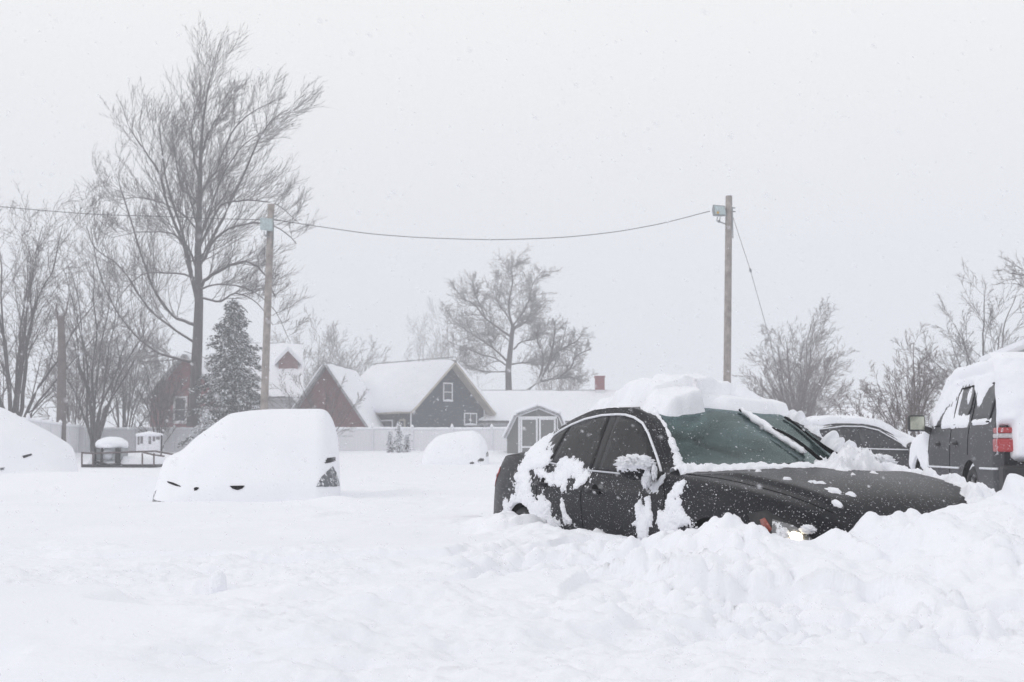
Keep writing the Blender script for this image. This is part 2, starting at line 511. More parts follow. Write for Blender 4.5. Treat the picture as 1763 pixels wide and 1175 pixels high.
# ------------------------------------------------------------------ the snow ground
def ground_z(x, y):
    b = pchip([-40, 3, 6, 8, 11, 14, 18, 30, 45, 55, 66, 75, 120, 400],
              [.30, .33, .40, .46, .49, .48, .49, .50, .54, .66, .95, 1.08, 1.1, 1.1], y)
    far = smooth(12, 40, y)
    z = b + 0.06 * fbm(x * 0.16, y * 0.16, 3, 3) * (0.35 + 0.65 * far) + 0.03 * fbm(x * 0.6, y * 1.2, 9, 3)
    z = z + .07 * np.exp(-((x + 2.0) / .7) ** 2 - ((y - 14.1) / .6) ** 2) + .03 * np.exp(-((x + 3.6) / .9) ** 2 - ((y - 14.3) / .4) ** 2)
    z = z + .30 * (fbm(x * .12 + 4, y * .3, 19, 3) + .15) * smooth(58, 70, y) * smooth(90, 76, y)
    # long drift on the left
    z = z + 0.33 * np.exp(-(np.abs((x + 6.3) / 2.0)) ** 2.4 - ((y - 17.2) / 1.3) ** 2)
    z = z + (0.035 * smooth(-.05, .2, fbm(x * .8, y * .5, 13, 3)) + .02 * fbm(x * 3.2, y * 2.2, 14, 3)) * smooth(-3.6, -1.5, x) * smooth(8, 10, y) * smooth(34, 16, y)
    # wind crust, stretched across the view
    cr = smooth(-0.12, 0.22, fbm(x * 0.55 + 3, y * 0.9, 21, 3)) * smooth(9.5, 6.5, y) * smooth(2.0, 3.5, y)
    z = z + cr * (0.065 * fbm(x * 3.0, y * 6.0, 31, 5, .6) + 0.010 * domes(x, y * 1.6, 0.07, 41, 0.5) / 0.05)
    z = z + 0.06 * smooth(0.02, 0.12, fbm(x * 0.45, y * 1.3, 51, 3)) * smooth(9.5, 6.5, y)
    # car coordinates
    dx, dy = x - CAR.o[0], y - CAR.o[1]
    u = CAR.c * dx + CAR.s * dy; v = -CAR.s * dx + CAR.c * dy
    ridge = pchip([-3, -1.6, -1.2, -1.0, -.9, -.80, -.70, -.62, -.52, -.2, 0, .25, .5, .9, 1.5, 2.4, 4, 6], [.50, .50, .565, .58, .58, .62, .69, .74, .81, .82, .83, .835, .83, .76, .74, .70, .62, .56], v)
    ru = np.where(u < 3.78, np.exp(-((u - 3.78) / 0.20) ** 2), np.exp(-np.abs((u - 3.78) / 1.0) ** 1.7))
    wide = smooth(0.9, 1.3, v)
    ru = np.maximum(ru, wide * np.exp(-((u - 3.2) / 0.9) ** 2))
    z = z + np.maximum(0, ridge - b) * ru
    # heap thrown over the front wheel
    hu = np.interp(u, [2.0, 2.35, 2.6, 2.9, 3.1, 3.27, 3.36, 3.5, 3.62, 3.9], [0, .06, .13, .20, .27, .335, .325, .22, .10, 0])
    z = z + hu * np.exp(-(np.abs((v + 1.10) / 0.30)) ** 2.2)
    z = z + 0.07 * np.exp(-((u - 1.0) / 0.5) ** 2 - ((v + 1.15) / 0.28) ** 2)
    z = z + 0.03 * smooth(-.9, -1.2, v) * smooth(-1.9, -1.2, v) * smooth(-1.2, -.3, u) * smooth(3.4, 2.5, u)
    # rough shovelled and ploughed snow
    ck = smooth(1.2, 2.6, u) * smooth(-3.0, -1.6, v) * smooth(6.2, 5.0, u) * smooth(7.0, 4.0, v)
    ck2 = 0.8 * smooth(-.5, .3, u) * smooth(4.2, 3.2, u) * smooth(-.78, -.98, v) * smooth(-1.75, -1.2, v)
    ck = np.maximum(ck, ck2)
    wx = x + 0.06 * fbm(x * 5, y * 5, 61, 2); wy = y + 0.06 * fbm(x * 5, y * 5, 71, 2)
    ck = ck * (1 - .6 * np.exp(-((v + .95) / .22) ** 2 - ((u - 3.75) / .35) ** 2))
    amt = 0.55 + 0.75 * smooth(-0.15, 0.25, fbm(x * 1.1, y * 1.1, 77, 2))
    lump = 0.45 * domes(wx, wy, 0.24, 81, 0.7) + 0.60 * domes(wx + .1, wy, 0.12, 91, 0.7) + 0.60 * domes(wx, wy + .03, 0.06, 101, 0.65)
    z = z + ck * (.09 * smooth(.02, .10, fbm(x * 2.1 + 7, y * 2.1, 113, 2)) - .03)
    z = z + ck * amt * (lump * 0.85 - 0.05) + ck * 0.06 * fbm(x * 2.3, y * 2.3, 111, 4)
    # nothing inside the footprints of the vehicles
    inside = smooth(-1.02, -.85, u) * smooth(3.62, 3.40, u) * smooth(.90, .78, np.abs(v))
    z = z * (1 - inside) + np.minimum(z, 0.32) * inside
    dx, dy = x - SUV.o[0], y - SUV.o[1]
    u = SUV.c * dx + SUV.s * dy; v = -SUV.s * dx + SUV.c * dy
    inside = smooth(-1.1, -.95, u) * smooth(3.9, 3.7, u) * smooth(.98, .86, np.abs(v))
    z = z * (1 - inside) + np.minimum(z, 0.42) * inside
    return z


def gz(x, y):
    return float(ground_z(np.array([float(x)]), np.array([float(y)]))[0])


def axis(lo, d0, d1, hi, fine, grow_):
    a = list(np.arange(d0, d1, fine))
    s = fine; p = a[-1]
    while p < hi: s = min(s * grow_, 12); p += s; a.append(p)
    s = fine; p = d0; b_ = []
    while p > lo: s = min(s * grow_, 12); p -= s; b_.append(p)
    return np.array(b_[::-1] + a)


gx = axis(-250, -2.6, 4.6, 250, 0.014, 1.022)
gy = axis(-40, 3.9, 9.6, 250, 0.014, 1.022)
XX, YY = np.meshgrid(gx, gy)
ZZ = ground_z(XX, YY)
o = np_mesh('snow_ground', np.stack([XX, YY, ZZ], -1), grid_quads(len(gy), len(gx)), mat=M['snow'])
tag(o, kind='structure')

# ------------------------------------------------------------------ lofted vehicle skins
class Skin:
    """cross-sections from sill (s=0) to roof centre (s=6) for every station x"""
    def __init__(s, tr, x0, x1, crease=False):
        s.crease = crease; s.tr = tr; s.x0, s.x1 = x0, x1

    def knots(s, x):
        ys, zs = [], []
        for k in range(7):
            t = np.array(s.tr[k], float)
            ys.append(pchip(t[:, 0], t[:, 1], x)); zs.append(pchip(t[:, 0], t[:, 2], x))
        return np.stack(ys, -1), np.stack(zs, -1)      # (...,7)

    def pt(s, x, q, side=1):
        x, q = np.broadcast_arrays(np.asarray(x, float), np.asarray(q, float))
        ys, zs = s.knots(x)
        k = np.clip(np.floor(q).astype(int), 0, 5); f = q - k
        def g(a, i):
            # mirrored beyond the centre line, extrapolated below the sill
            i2 = np.where(i > 6, 12 - i, i); i2 = np.clip(i2, 0, 6)
            v = np.take_along_axis(a, i2[..., None], -1)[..., 0]
            return v
        def sp(a, flip):
            p0, p1, p2, p3 = g(a, k - 1), g(a, k), g(a, k + 1), g(a, k + 2)
            if flip: p3 = np.where(k + 2 > 6, -p3, p3)
            m1 = (p2 - p0) * 0.42; m2 = (p3 - p1) * 0.42
            return ((2 * f ** 3 - 3 * f ** 2 + 1) * p1 + (f ** 3 - 2 * f ** 2 + f) * m1 + (-2 * f ** 3 + 3 * f ** 2) * p2 + (f ** 3 - f ** 2) * m2)
        Yv, Zv = sp(ys, True), sp(zs, False)
        if s.crease:
            d = q - 2.35; Yv = Yv + .012 * np.exp(-np.where(d > 0, d / .06, d / .45) ** 2) * smooth(-.9, -.4, x) * smooth(3.5, 2.9, x)
            d = q - 4.62; Zv = Zv + .020 * np.exp(-np.where(d > 0, d / .5, d / .10) ** 2) * smooth(2.35, 2.75, x) * smooth(3.6, 3.3, x)
        return np.stack([x, Yv * side, Zv], -1)

    def q_of_z(s, x, z, qmax=4.6):
        qs = np.linspace(0, qmax, 140)
        out = []
        for xi, zi in zip(np.ravel(x), np.ravel(z)):
            zz = s.pt(np.full(140, xi), qs)[:, 2]
            zz = np.maximum.accumulate(zz)
            out.append(np.interp(zi, zz, qs))
        return np.array(out).reshape(np.shape(x))

    def q_of_y(s, x, y):
        qs = np.linspace(3.2, 6, 120)[::-1]
        out = []
        for xi, yi in zip(np.ravel(x), np.ravel(np.abs(y))):
            yy = np.maximum.accumulate(s.pt(np.full(120, xi), qs)[:, 1])
            out.append(np.interp(yi, yy, qs))
        return np.array(out).reshape(np.shape(x))

    def normal(s, x, q, side=1):
        e = 1e-3
        a = s.pt(np.asarray(x) + e, q, side) - s.pt(np.asarray(x) - e, q, side)
        b_ = s.pt(x, np.minimum(np.asarray(q) + e, 6), side) - s.pt(x, np.asarray(q) - e, side)
        n = np.cross(a, b_) * (1 if side > 0 else -1)
        # outward: away from the axis
        c = s.pt(x, q, side) - np.stack([np.asarray(x) + 0 * np.asarray(q), 0 * (np.asarray(q) + np.asarray(x)), 0.6 + 0 * (np.asarray(q) + np.asarray(x))], -1)
        sg = np.sign((n * c).sum(-1, keepdims=True)); sg[sg == 0] = 1
        n = n * sg
        return n / (np.linalg.norm(n, axis=-1, keepdims=True) + 1e-9)

    def body(s, name, mat, parent, nx=190, holes=(), wheels=(), nq=54):
        xs = np.linspace(s.x0, s.x1, nx)
        qh = np.linspace(0, 6, nq)
        full = np.concatenate([qh, qh[::-1][1:]])
        side = np.concatenate([np.ones(nq), -np.ones(nq - 1)])
        Xg, Qg = np.meshgrid(xs, full, indexing='ij')
        Sg = np.broadcast_to(side, Xg.shape)
        P = s.pt(Xg, Qg, 1); P[..., 1] *= Sg
        nc = len(full)
        dele = np.zeros((nx - 1, nc - 1), bool)
        for (wx_, wz_, r) in wheels:
            low = (Qg < 3.4)
            d = np.hypot(P[..., 0] - wx_, P[..., 2] - wz_)
            cell = 0.030
            near = low & (np.abs(d - r) < cell)
            k = np.where(near, r / np.maximum(d, 1e-6), 1)
            P[..., 0] = wx_ + (P[..., 0] - wx_) * k; P[..., 2] = wz_ + (P[..., 2] - wz_) * k
            ins = low & (np.hypot(P[..., 0] - wx_, P[..., 2] - wz_) <= r + 1e-4)
            dele |= ins[:-1, :-1] & ins[1:, :-1] & ins[:-1, 1:] & ins[1:, 1:]
        for h in holes:
            ins = h(Xg, Qg, P)
            dele |= ins[:-1, :-1] & ins[1:, :-1] & ins[:-1, 1:] & ins[1:, 1:]
        q = grid_quads(nx, nc, ~dele)
        V = P.reshape(-1, 3); tris = []
        nv = len(V); extra = []
        for row in (0, nx - 1):
            c = P[row].mean(0); extra.append(c)
            for j in range(nc - 1): tris.append((row * nc + j, row * nc + j + 1, nv + len(extra) - 1))
            tris.append((row * nc + nc - 1, row * nc, nv + len(extra) - 1))
        V = np.vstack([V, np.array(extra)])
        used, inv = np.unique(np.concatenate([q.ravel(), np.array(tris).ravel()]), return_inverse=True)
        q2 = inv[:q.size].reshape(-1, 4); t2 = inv[q.size:].reshape(-1, 3)
        return np_mesh(name, V[used], q2, t2, mat, parent)

    def panel(s, name, poly, mat, parent, side=-1, off=0.004, step=0.05, mode='side'):
        """a flush panel: outline in (x, z) for the sides or (x, y) for the top, laid on the skin"""
        pts = []
        n = len(poly)
        for i in range(n):
            a, b_ = np.array(poly[i], float), np.array(poly[(i + 1) % n], float)
            k = max(1, int(np.linalg.norm(b_ - a) / step))
            for j in range(k): pts.append(a + (b_ - a) * j / k)
        nb = len(pts)
        A = np.array(pts)
        edges = [(i, (i + 1) % nb) for i in range(nb)]
        inner = []
        for gx_ in np.arange(A[:, 0].min(), A[:, 0].max(), step):
            for gy_ in np.arange(A[:, 1].min(), A[:, 1].max(), step):
                inside = False
                for i in range(nb):
                    x1_, y1_ = A[i]; x2_, y2_ = A[(i + 1) % nb]
                    if (y1_ > gy_) != (y2_ > gy_) and gx_ < (x2_ - x1_) * (gy_ - y1_) / (y2_ - y1_) + x1_: inside = not inside
                if inside and np.min(np.hypot(A[:, 0] - gx_, A[:, 1] - gy_)) > step * 0.5: inner.append((gx_, gy_))
        allp = [Vector((p[0], p[1])) for p in pts] + [Vector(p) for p in inner]
        vs, es, fs, *_ = delaunay_2d_cdt(allp, edges, [], 1, 1e-6)
        A = np.array([(v.x, v.y) for v in vs])
        if mode == 'side':
            q = s.q_of_z(A[:, 0], A[:, 1]); P = s.pt(A[:, 0], q, side); nn = s.normal(A[:, 0], q, side)
        else:
            q = s.q_of_y(A[:, 0], A[:, 1]); sg = np.where(A[:, 1] < 0, -1, 1)
            P = s.pt(A[:, 0], q, 1); nn = s.normal(A[:, 0], q, 1)
            P[:, 1] *= sg; nn[:, 1] *= sg
        P = P + nn * off
        fs = [tuple(f_) for f_ in fs]; f2 = []
        for f_ in fs:
            nf_ = np.cross(P[f_[1]] - P[f_[0]], P[f_[2]] - P[f_[0]])
            f2.append(f_ if nf_ @ nn[f_[0]] > 0 else f_[::-1])
        fs = f2
        me = bpy.data.meshes.new(name)
        me.from_pydata([tuple(p) for p in P], [], [tuple(f_) for f_ in fs]); me.update()
        for p in me.polygons: p.use_smooth = True
        o = bpy.data.objects.new(name, me); COL.objects.link(o); me.materials.append(mat); o.parent = parent
        if mode == 'side': so_ = o.modifiers.new('thickness', 'SOLIDIFY'); so_.thickness = 0.003; so_.offset = -1
        return o

    def line(s, poly, side=-1, off=0.0, mode='side'):
        """points of a polyline (x, z) laid on the skin"""
        A = []
        for i in range(len(poly) - 1):
            a, b_ = np.array(poly[i], float), np.array(poly[i + 1], float)
            k = max(1, int(np.linalg.norm(b_ - a) / 0.03))
            A += [a + (b_ - a) * j / k for j in range(k)]
        A.append(np.array(poly[-1], float)); A = np.array(A)
        if mode == 'side':
            q = s.q_of_z(A[:, 0], A[:, 1]); sg = side
            P = s.pt(A[:, 0], q, side); nn = s.normal(A[:, 0], q, side)
        else:
            q = s.q_of_y(A[:, 0], A[:, 1]); sg = np.where(A[:, 1] < 0, -1, 1)
            P = s.pt(A[:, 0], q, 1); nn = s.normal(A[:, 0], q, 1); P[:, 1] *= sg; nn[:, 1] *= sg
        return [tuple(p) for p in P + nn * off]

    def snow(s, name, xr, qr, nx, nq, tfun, mat, parent, side=-1, lift=(0, 0, 0)):
        """snow stuck to the skin: thickness tfun(P) along the normal, nothing where it is below zero"""
        if side == 0:
            qa = np.linspace(qr[0], 6, nq); qs = np.concatenate([qa, qa[::-1][1:]])
            sg = np.concatenate([-np.ones(nq), np.ones(nq - 1)])
        else:
            qs = np.linspace(qr[0], qr[1], nq); sg = np.full(nq, side)
        xs = np.linspace(xr[0], xr[1], nx)
        Xg, Qg = np.meshgrid(xs, qs, indexing='ij'); Sg = np.broadcast_to(sg, Xg.shape)
        P = s.pt(Xg, Qg, 1); nn = s.normal(Xg, Qg, 1)
        P[..., 1] *= Sg; nn = nn.copy(); nn[..., 1] *= Sg
        T, up = tfun(P, nn)
        keep = (T > -0.004)
        kf = keep[:-1, :-1] | keep[1:, :-1] | keep[:-1, 1:] | keep[1:, 1:]
        Tc = np.maximum(T, -0.008)
        mixn = nn * (1 - up[..., None]) + np.array([0, 0, 1.0]) * up[..., None]
        V = P + np.where(Tc[..., None] > 0, mixn, nn) * Tc[..., None]
        q = grid_quads(len(xs), len(qs), kf)
        v2, q2 = compact(V.reshape(-1, 3), q)
        return np_mesh(name, v2, q2, mat=mat, parent=parent)


SEDAN_TR = [
    [(-.98, .50, .36), (-.92, .68, .32), (-.7, .80, .24), (0, .83, .22), (2.7, .83, .22), (3.3, .80, .22), (3.55, .62, .24), (3.68, .42, .26)],
    [(-.985, .55, .45), (-.93, .70, .45), (-.8, .80, .45), (-.5, .86, .46), (0, .885, .47), (1.0, .865, .47), (2.2, .88, .47), (2.75, .89, .46), (3.2, .86, .44), (3.45, .79, .42), (3.6, .66, .40), (3.68, .54, .38)],
    [(-.975, .55, .80), (-.91, .70, .80), (-.72, .81, .80), (-.4, .868, .79), (0, .888, .78), (.6, .885, .77), (1.2, .88, .76), (2.2, .878, .74), (2.75, .88, .72), (3.2, .845, .66), (3.45, .78, .60), (3.6, .62, .54), (3.68, .50, .48)],
    [(-.95, .50, .94), (-.87, .66, 1.00), (-.6, .76, 1.035), (-.3, .79, 1.045), (0, .805, 1.035), (.4, .805, 1.01), (1.1, .80, .965), (2.1, .79, .93), (2.3, .80, .92), (2.75, .82, .89), (3.1, .80, .845), (3.4, .73, .765), (3.6, .58, .66), (3.68, .46, .58)],
    [(-.93, .44, 1.0), (-.85, .58, 1.035), (-.6, .68, 1.07), (-.35, .695, 1.085), (-.1, .67, 1.17), (.1, .65, 1.235), (.42, .62, 1.32), (.8, .60, 1.372), (1.2, .60, 1.366), (1.5, .61, 1.31), (1.7, .645, 1.215), (2.1, .73, .975), (2.3, .735, .945), (2.6, .73, .93), (3.0, .70, .885), (3.4, .62, .80), (3.6, .47, .69), (3.68, .38, .61)],
    [(-.91, .34, 1.035), (-.6, .54, 1.09), (-.37, .57, 1.10), (-.1, .56, 1.195), (.1, .55, 1.27), (.42, .53, 1.36), (.8, .52, 1.408), (1.2, .51, 1.405), (1.5, .525, 1.355), (1.7, .565, 1.265), (2.1, .675, 1.00), (2.25, .69, .958), (2.6, .56, .955), (3.0, .52, .915), (3.4, .44, .825), (3.6, .32, .71), (3.68, .26, .63)],
    [(-.90, 0, 1.05), (-.6, 0, 1.11), (-.42, 0, 1.115), (-.1, 0, 1.23), (.1, 0, 1.31), (.42, 0, 1.395), (.8, 0, 1.435), (1.2, 0, 1.432), (1.5, 0, 1.385), (1.8, 0, 1.27), (2.2, 0, 1.11), (2.45, 0, 1.01), (2.55, 0, .985), (3.0, 0, .935), (3.4, 0, .845), (3.6, 0, .73), (3.68, 0, .65)]]
SK = Skin(SEDAN_TR, -.97, 3.68, True)


def ell(P, items, ax=(0, 2)):
    """soft union of ellipses given as (u, v, ru, rv, angle)"""
    f = np.full(P.shape[:-1], -1.0)
    for (u, v, ru, rv, an) in items:
        a = math.radians(an); c, s_ = math.cos(a), math.sin(a)
        du, dv = P[..., ax[0]] - u, P[..., ax[1]] - v
        e = 1 - np.hypot((du * c + dv * s_) / ru, (-du * s_ + dv * c) / rv)
        f = np.maximum(f, e)
    return f


def wheel(parent, x, y, z, r, mats=True, snowy=True):
    tb = MB(); n = 32
    prof = [(-.10, r - .09), (-.105, r - .03), (-.08, r), (.08, r), (.105, r - .03), (.10, r - .09)]
    vs = []; fs = []
    for k in range(n):
        a = 2 * math.pi * k / n
        for (dy, rr) in prof: vs.append((x + rr * math.cos(a), y + dy, z + rr * math.sin(a)))
    m_ = len(prof)
    for k in range(n):
        for j in range(m_): fs.append((k * m_ + j, k * m_ + (j + 1) % m_, ((k + 1) % n) * m_ + (j + 1) % m_, ((k + 1) % n) * m_ + j))
    tb.add(vs, fs)
    w_ = tb.build('wheel', M['rubber'], parent, True)
    rb = MB(); sg = 1 if y > 0 else -1
    yo = y + sg * 0.07
    for k in range(n):
        a, c = 2 * math.pi * k / n, 2 * math.pi * (k + 1) / n
        for (ra, rb_) in ((r - .09, r - .12),):
            rb.add([(x + ra * math.cos(a), yo, z + ra * math.sin(a)), (x + ra * math.cos(c), yo, z + ra * math.sin(c)),
                    (x + rb_ * math.cos(c), yo - sg * .02, z + rb_ * math.sin(c)), (x + rb_ * math.cos(a), yo - sg * .02, z + rb_ * math.sin(a))], [(0, 1, 2, 3)])
    for k in range(6):
        a = 2 * math.pi * k / 6
        rb.tube([(x, yo - sg * .02, z), (x + (r - .1) * math.cos(a), yo - sg * .01, z + (r - .1) * math.sin(a))], [.04, .025], 6)
    rb.tube([(x, yo - sg * .04, z), (x, yo + sg * .005, z)], .055, 12)
    r_ = rb.build('rim', M['alloy'], w_, True)
    return w_


def well(parent, x, r, yi, yo, z):
    """dark wheel housing behind the arch"""
    for sg in (1, -1):
        mb = MB(); n = 20; vs = []; fs = []
        b0 = 0
        for k in range(n + 1):
            a = math.pi * k / n
            vs += [(x + r * math.cos(a), sg * yo, z + r * math.sin(a) - .0), (x + r * math.cos(a), sg * yi, z + r * math.sin(a))]
        for k in range(n): fs.append((b0 + 2 * k, b0 + 2 * k + 1, b0 + 2 * k + 3, b0 + 2 * k + 2))
        fs.append(tuple(b0 + 2 * k + 1 for k in range(n + 1)))
        mb.add(vs, fs); mb.build('wheel_housing', M['gap'], parent, True)


def blob(name, c, r, mat, parent, seed=0, amp=.12, sc=6.0, n=28, cut=None):
    u = np.linspace(0, math.pi, n); v = np.linspace(0, 2 * math.pi, 2 * n)
    U, V_ = np.meshgrid(u, v, indexing='ij')
    D_ = np.stack([np.sin(U) * np.cos(V_), np.sin(U) * np.sin(V_), np.cos(U)], -1)
    k = 1 + amp * (fbm(D_[..., 0] * sc + seed, D_[..., 1] * sc + D_[..., 2] * sc * 1.7, seed, 4) * 2)
    k[:, -1] = k[:, 0]; k[0] = k[0].mean(); k[-1] = k[-1].mean()
    P = D_ * k[..., None] * np.array(r) + np.array(c)
    if cut is not None: P = cut(P)
    return np_mesh(name, P, grid_quads(n, 2 * n), mat=mat, parent=parent)

# ------------------------------------------------------------------ the black sedan
car = empty('sedan', CAR.o, CAR.a)
tag(car, 'black sedan half buried with lit headlight, hood and windshield partly cleared of snow', 'car')

WS = [(1.50, -.50), (1.47, -.25), (1.46, 0), (1.47, .25), (1.50, .50), (1.7, .545), (1.9, .60), (2.14, .665), (2.28, .60), (2.38, .42), (2.44, .2), (2.455, 0), (2.44, -.2), (2.38, -.42), (2.28, -.60), (2.14, -.665), (1.9, -.60), (1.7, -.545)]


def in_poly(px_, py_, poly):
    ins = np.zeros(px_.shape, bool)
    for i in range(len(poly)):
        x1_, y1_ = poly[i]; x2_, y2_ = poly[(i + 1) % len(poly)]
        c = ((y1_ > py_) != (y2_ > py_)) & (px_ < (x2_ - x1_) * (py_ - y1_) / (y2_ - y1_ + 1e-12) + x1_)
        ins ^= c
    return ins


wc = (1.9, 0.0)
WSs = [(wc[0] + (a - wc[0]) * .93, b_ * .95) for a, b_ in WS]
SK.body('body', M['paint_black'], car, nx=210, nq=64, wheels=((0, .33, .375), (2.78, .33, .375)),
        holes=(lambda X, Q, P: (Q > 4.2) & in_poly(P[..., 0], P[..., 1], WSs),))
well(car, 0, .40, .55, .86, .33)
well(car, 2.78, .40, .55, .86, .33)
for (x_, y_) in ((0, -.775), (0, .775), (2.78, -.775), (2.78, .775)): wheel(car, x_, y_, .33, .325)
ws = SK.panel('windshield', WS, M['windshield'], car, off=0.006, step=0.06, mode='top')
# frit: the black printed border of the windshield
WSi = [(wc[0] + (a - wc[0]) * .90, b_ * .93) for a, b_ in WS]
fr = MB()
for i in range(len(WS)):
    j = (i + 1) % len(WS)
    A = SK.line([WS[i], WS[j]], off=.003, mode='top'); B = SK.line([WSi[i], WSi[j]], off=.003, mode='top')
    nmin = max(len(A), len(B))
    def rs(L, n_):
        L = np.array(L); t_ = np.linspace(0, len(L) - 1, n_); k_ = np.clip(np.floor(t_).astype(int), 0, max(0, len(L) - 2))
        return L[k_] + (L[np.minimum(k_ + 1, len(L) - 1)] - L[k_]) * (t_ - k_)[:, None]
    A2, B2 = rs(A, nmin), rs(B, nmin)
    v_ = [tuple(p) for p in A2] + [tuple(p) for p in B2]
    fr.add(v_, [(k, k + 1, nmin + k + 1, nmin + k) for k in range(nmin - 1)])
fr.build('windshield_border', M['gap'], ws, True)

QW = [(.10, 1.165), (.25, 1.232), (.405, 1.275), (.385, 1.018), (.27, 1.05)]
RW = [(.445, 1.283), (.62, 1.318), (.85, 1.338), (1.02, 1.342), (1.085, .965), (.75, .985), (.425, 1.013)]
FW = [(1.13, 1.338), (1.22, 1.334), (1.36, 1.312), (1.50, 1.270), (1.64, 1.195), (1.80, 1.085), (1.93, .995), (2.03, .935), (1.6, .945), (1.19, .962)]
for sd_ in (-1, 1):
    SK.panel('quarter_window', QW, M['glass_side'], car, sd_)
    SK.panel('rear_door_window', RW, M['glass_side'], car, sd_)
    SK.panel('front_door_window', FW, M['glass_side'], car, sd_)
    mb = MB(); bp_ = [(1.02, 1.345), (1.13, 1.345), (1.19, .957), (1.085, .957)]
    SK.panel('window_pillar', bp_, M['black_plastic'], car, sd_, off=.002)
    mb.tube(SK.line([(.062, 1.150), (.10, 1.180), (.25, 1.247), (.42, 1.295), (.62, 1.332), (.88, 1.354), (1.12, 1.354), (1.24, 1.348), (1.38, 1.325), (1.52, 1.282), (1.66, 1.205), (1.82, 1.095), (1.95, 1.004), (2.075, .925), (2.12, .885)], sd_, .003), .0095, 6)
    mb.build('window_trim', M['chrome_snowy'], car, True)
    mb = MB()
    mb.tube(SK.line([(.39, 1.002), (.75, .973), (1.10, .950), (1.6, .934), (2.08, .921)], sd_, .004), .0075, 6)
    mb.build('belt_trim', M['chrome'], car, True)
    for L in ([(1.09, .945), (1.075, .80), (1.075, .62), (1.10, .42), (1.12, .28)], [(2.10, .90), (2.235, .80), (2.245, .62), (2.22, .45), (2.20, .28)],
              [(.39, 1.0), (.30, .86), (.33, .72), (.42, .55), (.50, .28)]):
        mb = MB(); mb.tube(SK.line(L, sd_, -.0015), .0045, 6); mb.build('panel_gap', M['gap'], car, True)
    mb = MB(); mb.tube(SK.line([(-.28, 1.062), (-.62, 1.058), (-.9, 1.01)], sd_, -.001), .004, 6)
    mb.build('trunk_gap', M['gap'], car, True)
    # character line low on the doors
    mb = MB(); mb.tube(SK.line([(.35, .40), (1.2, .375), (2.3, .38)], sd_, .0), .012, 8); mb.build('side_moulding', M['paint_black'], car, True)
# hood shut lines and hood ridges
def hood_line(y_, xa, xb, off=0.0, n=30, d=0.0):
    xs_ = np.linspace(xa, xb, n)
    ks, _ = SK.knots(xs_)
    return [tuple(p) for p in SK.line([(x_, yy_) for x_, yy_ in zip(xs_, (ks[:, 4] + d) * y_)], off=off, mode='top')]
def hood_line2(y_, xa, xb, off, n):
    return hood_line(y_, xa, xb, off, n)
for sg in (-1, 1):
    mb = MB(); mb.tube(hood_line(sg, 2.22, 3.5, -.0015), .0045, 6); mb.build('hood_gap', M['gap'], car, True)
# door handles
for sd_ in (-1, 1):
    for hx, hz in ((1.19, .815), (.33, .845)):
        q_ = SK.q_of_z(np.array([hx]), np.array([hz]))[0]
        p_ = SK.pt(hx, q_, sd_)
        y0 = p_[1]
        cp = MB(); vs = []; fs = []; n = 20
        vs.append((hx + .10, y0 + sd_ * .0035, hz))
        for k in range(n): a = 2 * math.pi * k / n; vs.append((hx + .10 + .052 * math.cos(a), y0 + sd_ * .0035, hz + .047 * math.sin(a)))
        cp.add(vs, [(0, 1 + k, 1 + (k + 1) % n) for k in range(n)])
        hnd = MB()
        hnd.tube([(hx - .02, y0 + sd_ * .004, hz + .004), (hx, y0 + sd_ * .022, hz + .003), (hx + .08, y0 + sd_ * .034, hz), (hx + .16, y0 + sd_ * .026, hz - .004), (hx + .185, y0 + sd_ * .006, hz - .006)], [.012, .016, .017, .016, .012], 8)
        h_ = hnd.build('door_handle', M['paint_black'], car, True)
        cp.build('handle_cup', M['gap'], h_)
# tail lights
for sd_ in (-1, 1):
    tl = SK.panel('tail_light', [(-.93, .80), (-.93, .90), (-.90, .965), (-.70, .955), (-.66, .92), (-.72, .83), (-.80, .79)], M['red_lens'], car, sd_, off=.006)
    SK.panel('lens_band', [(-.93, .865), (-.93, .89), (-.70, .90), (-.71, .875)], M['clear_lens'], tl, sd_, off=.012)
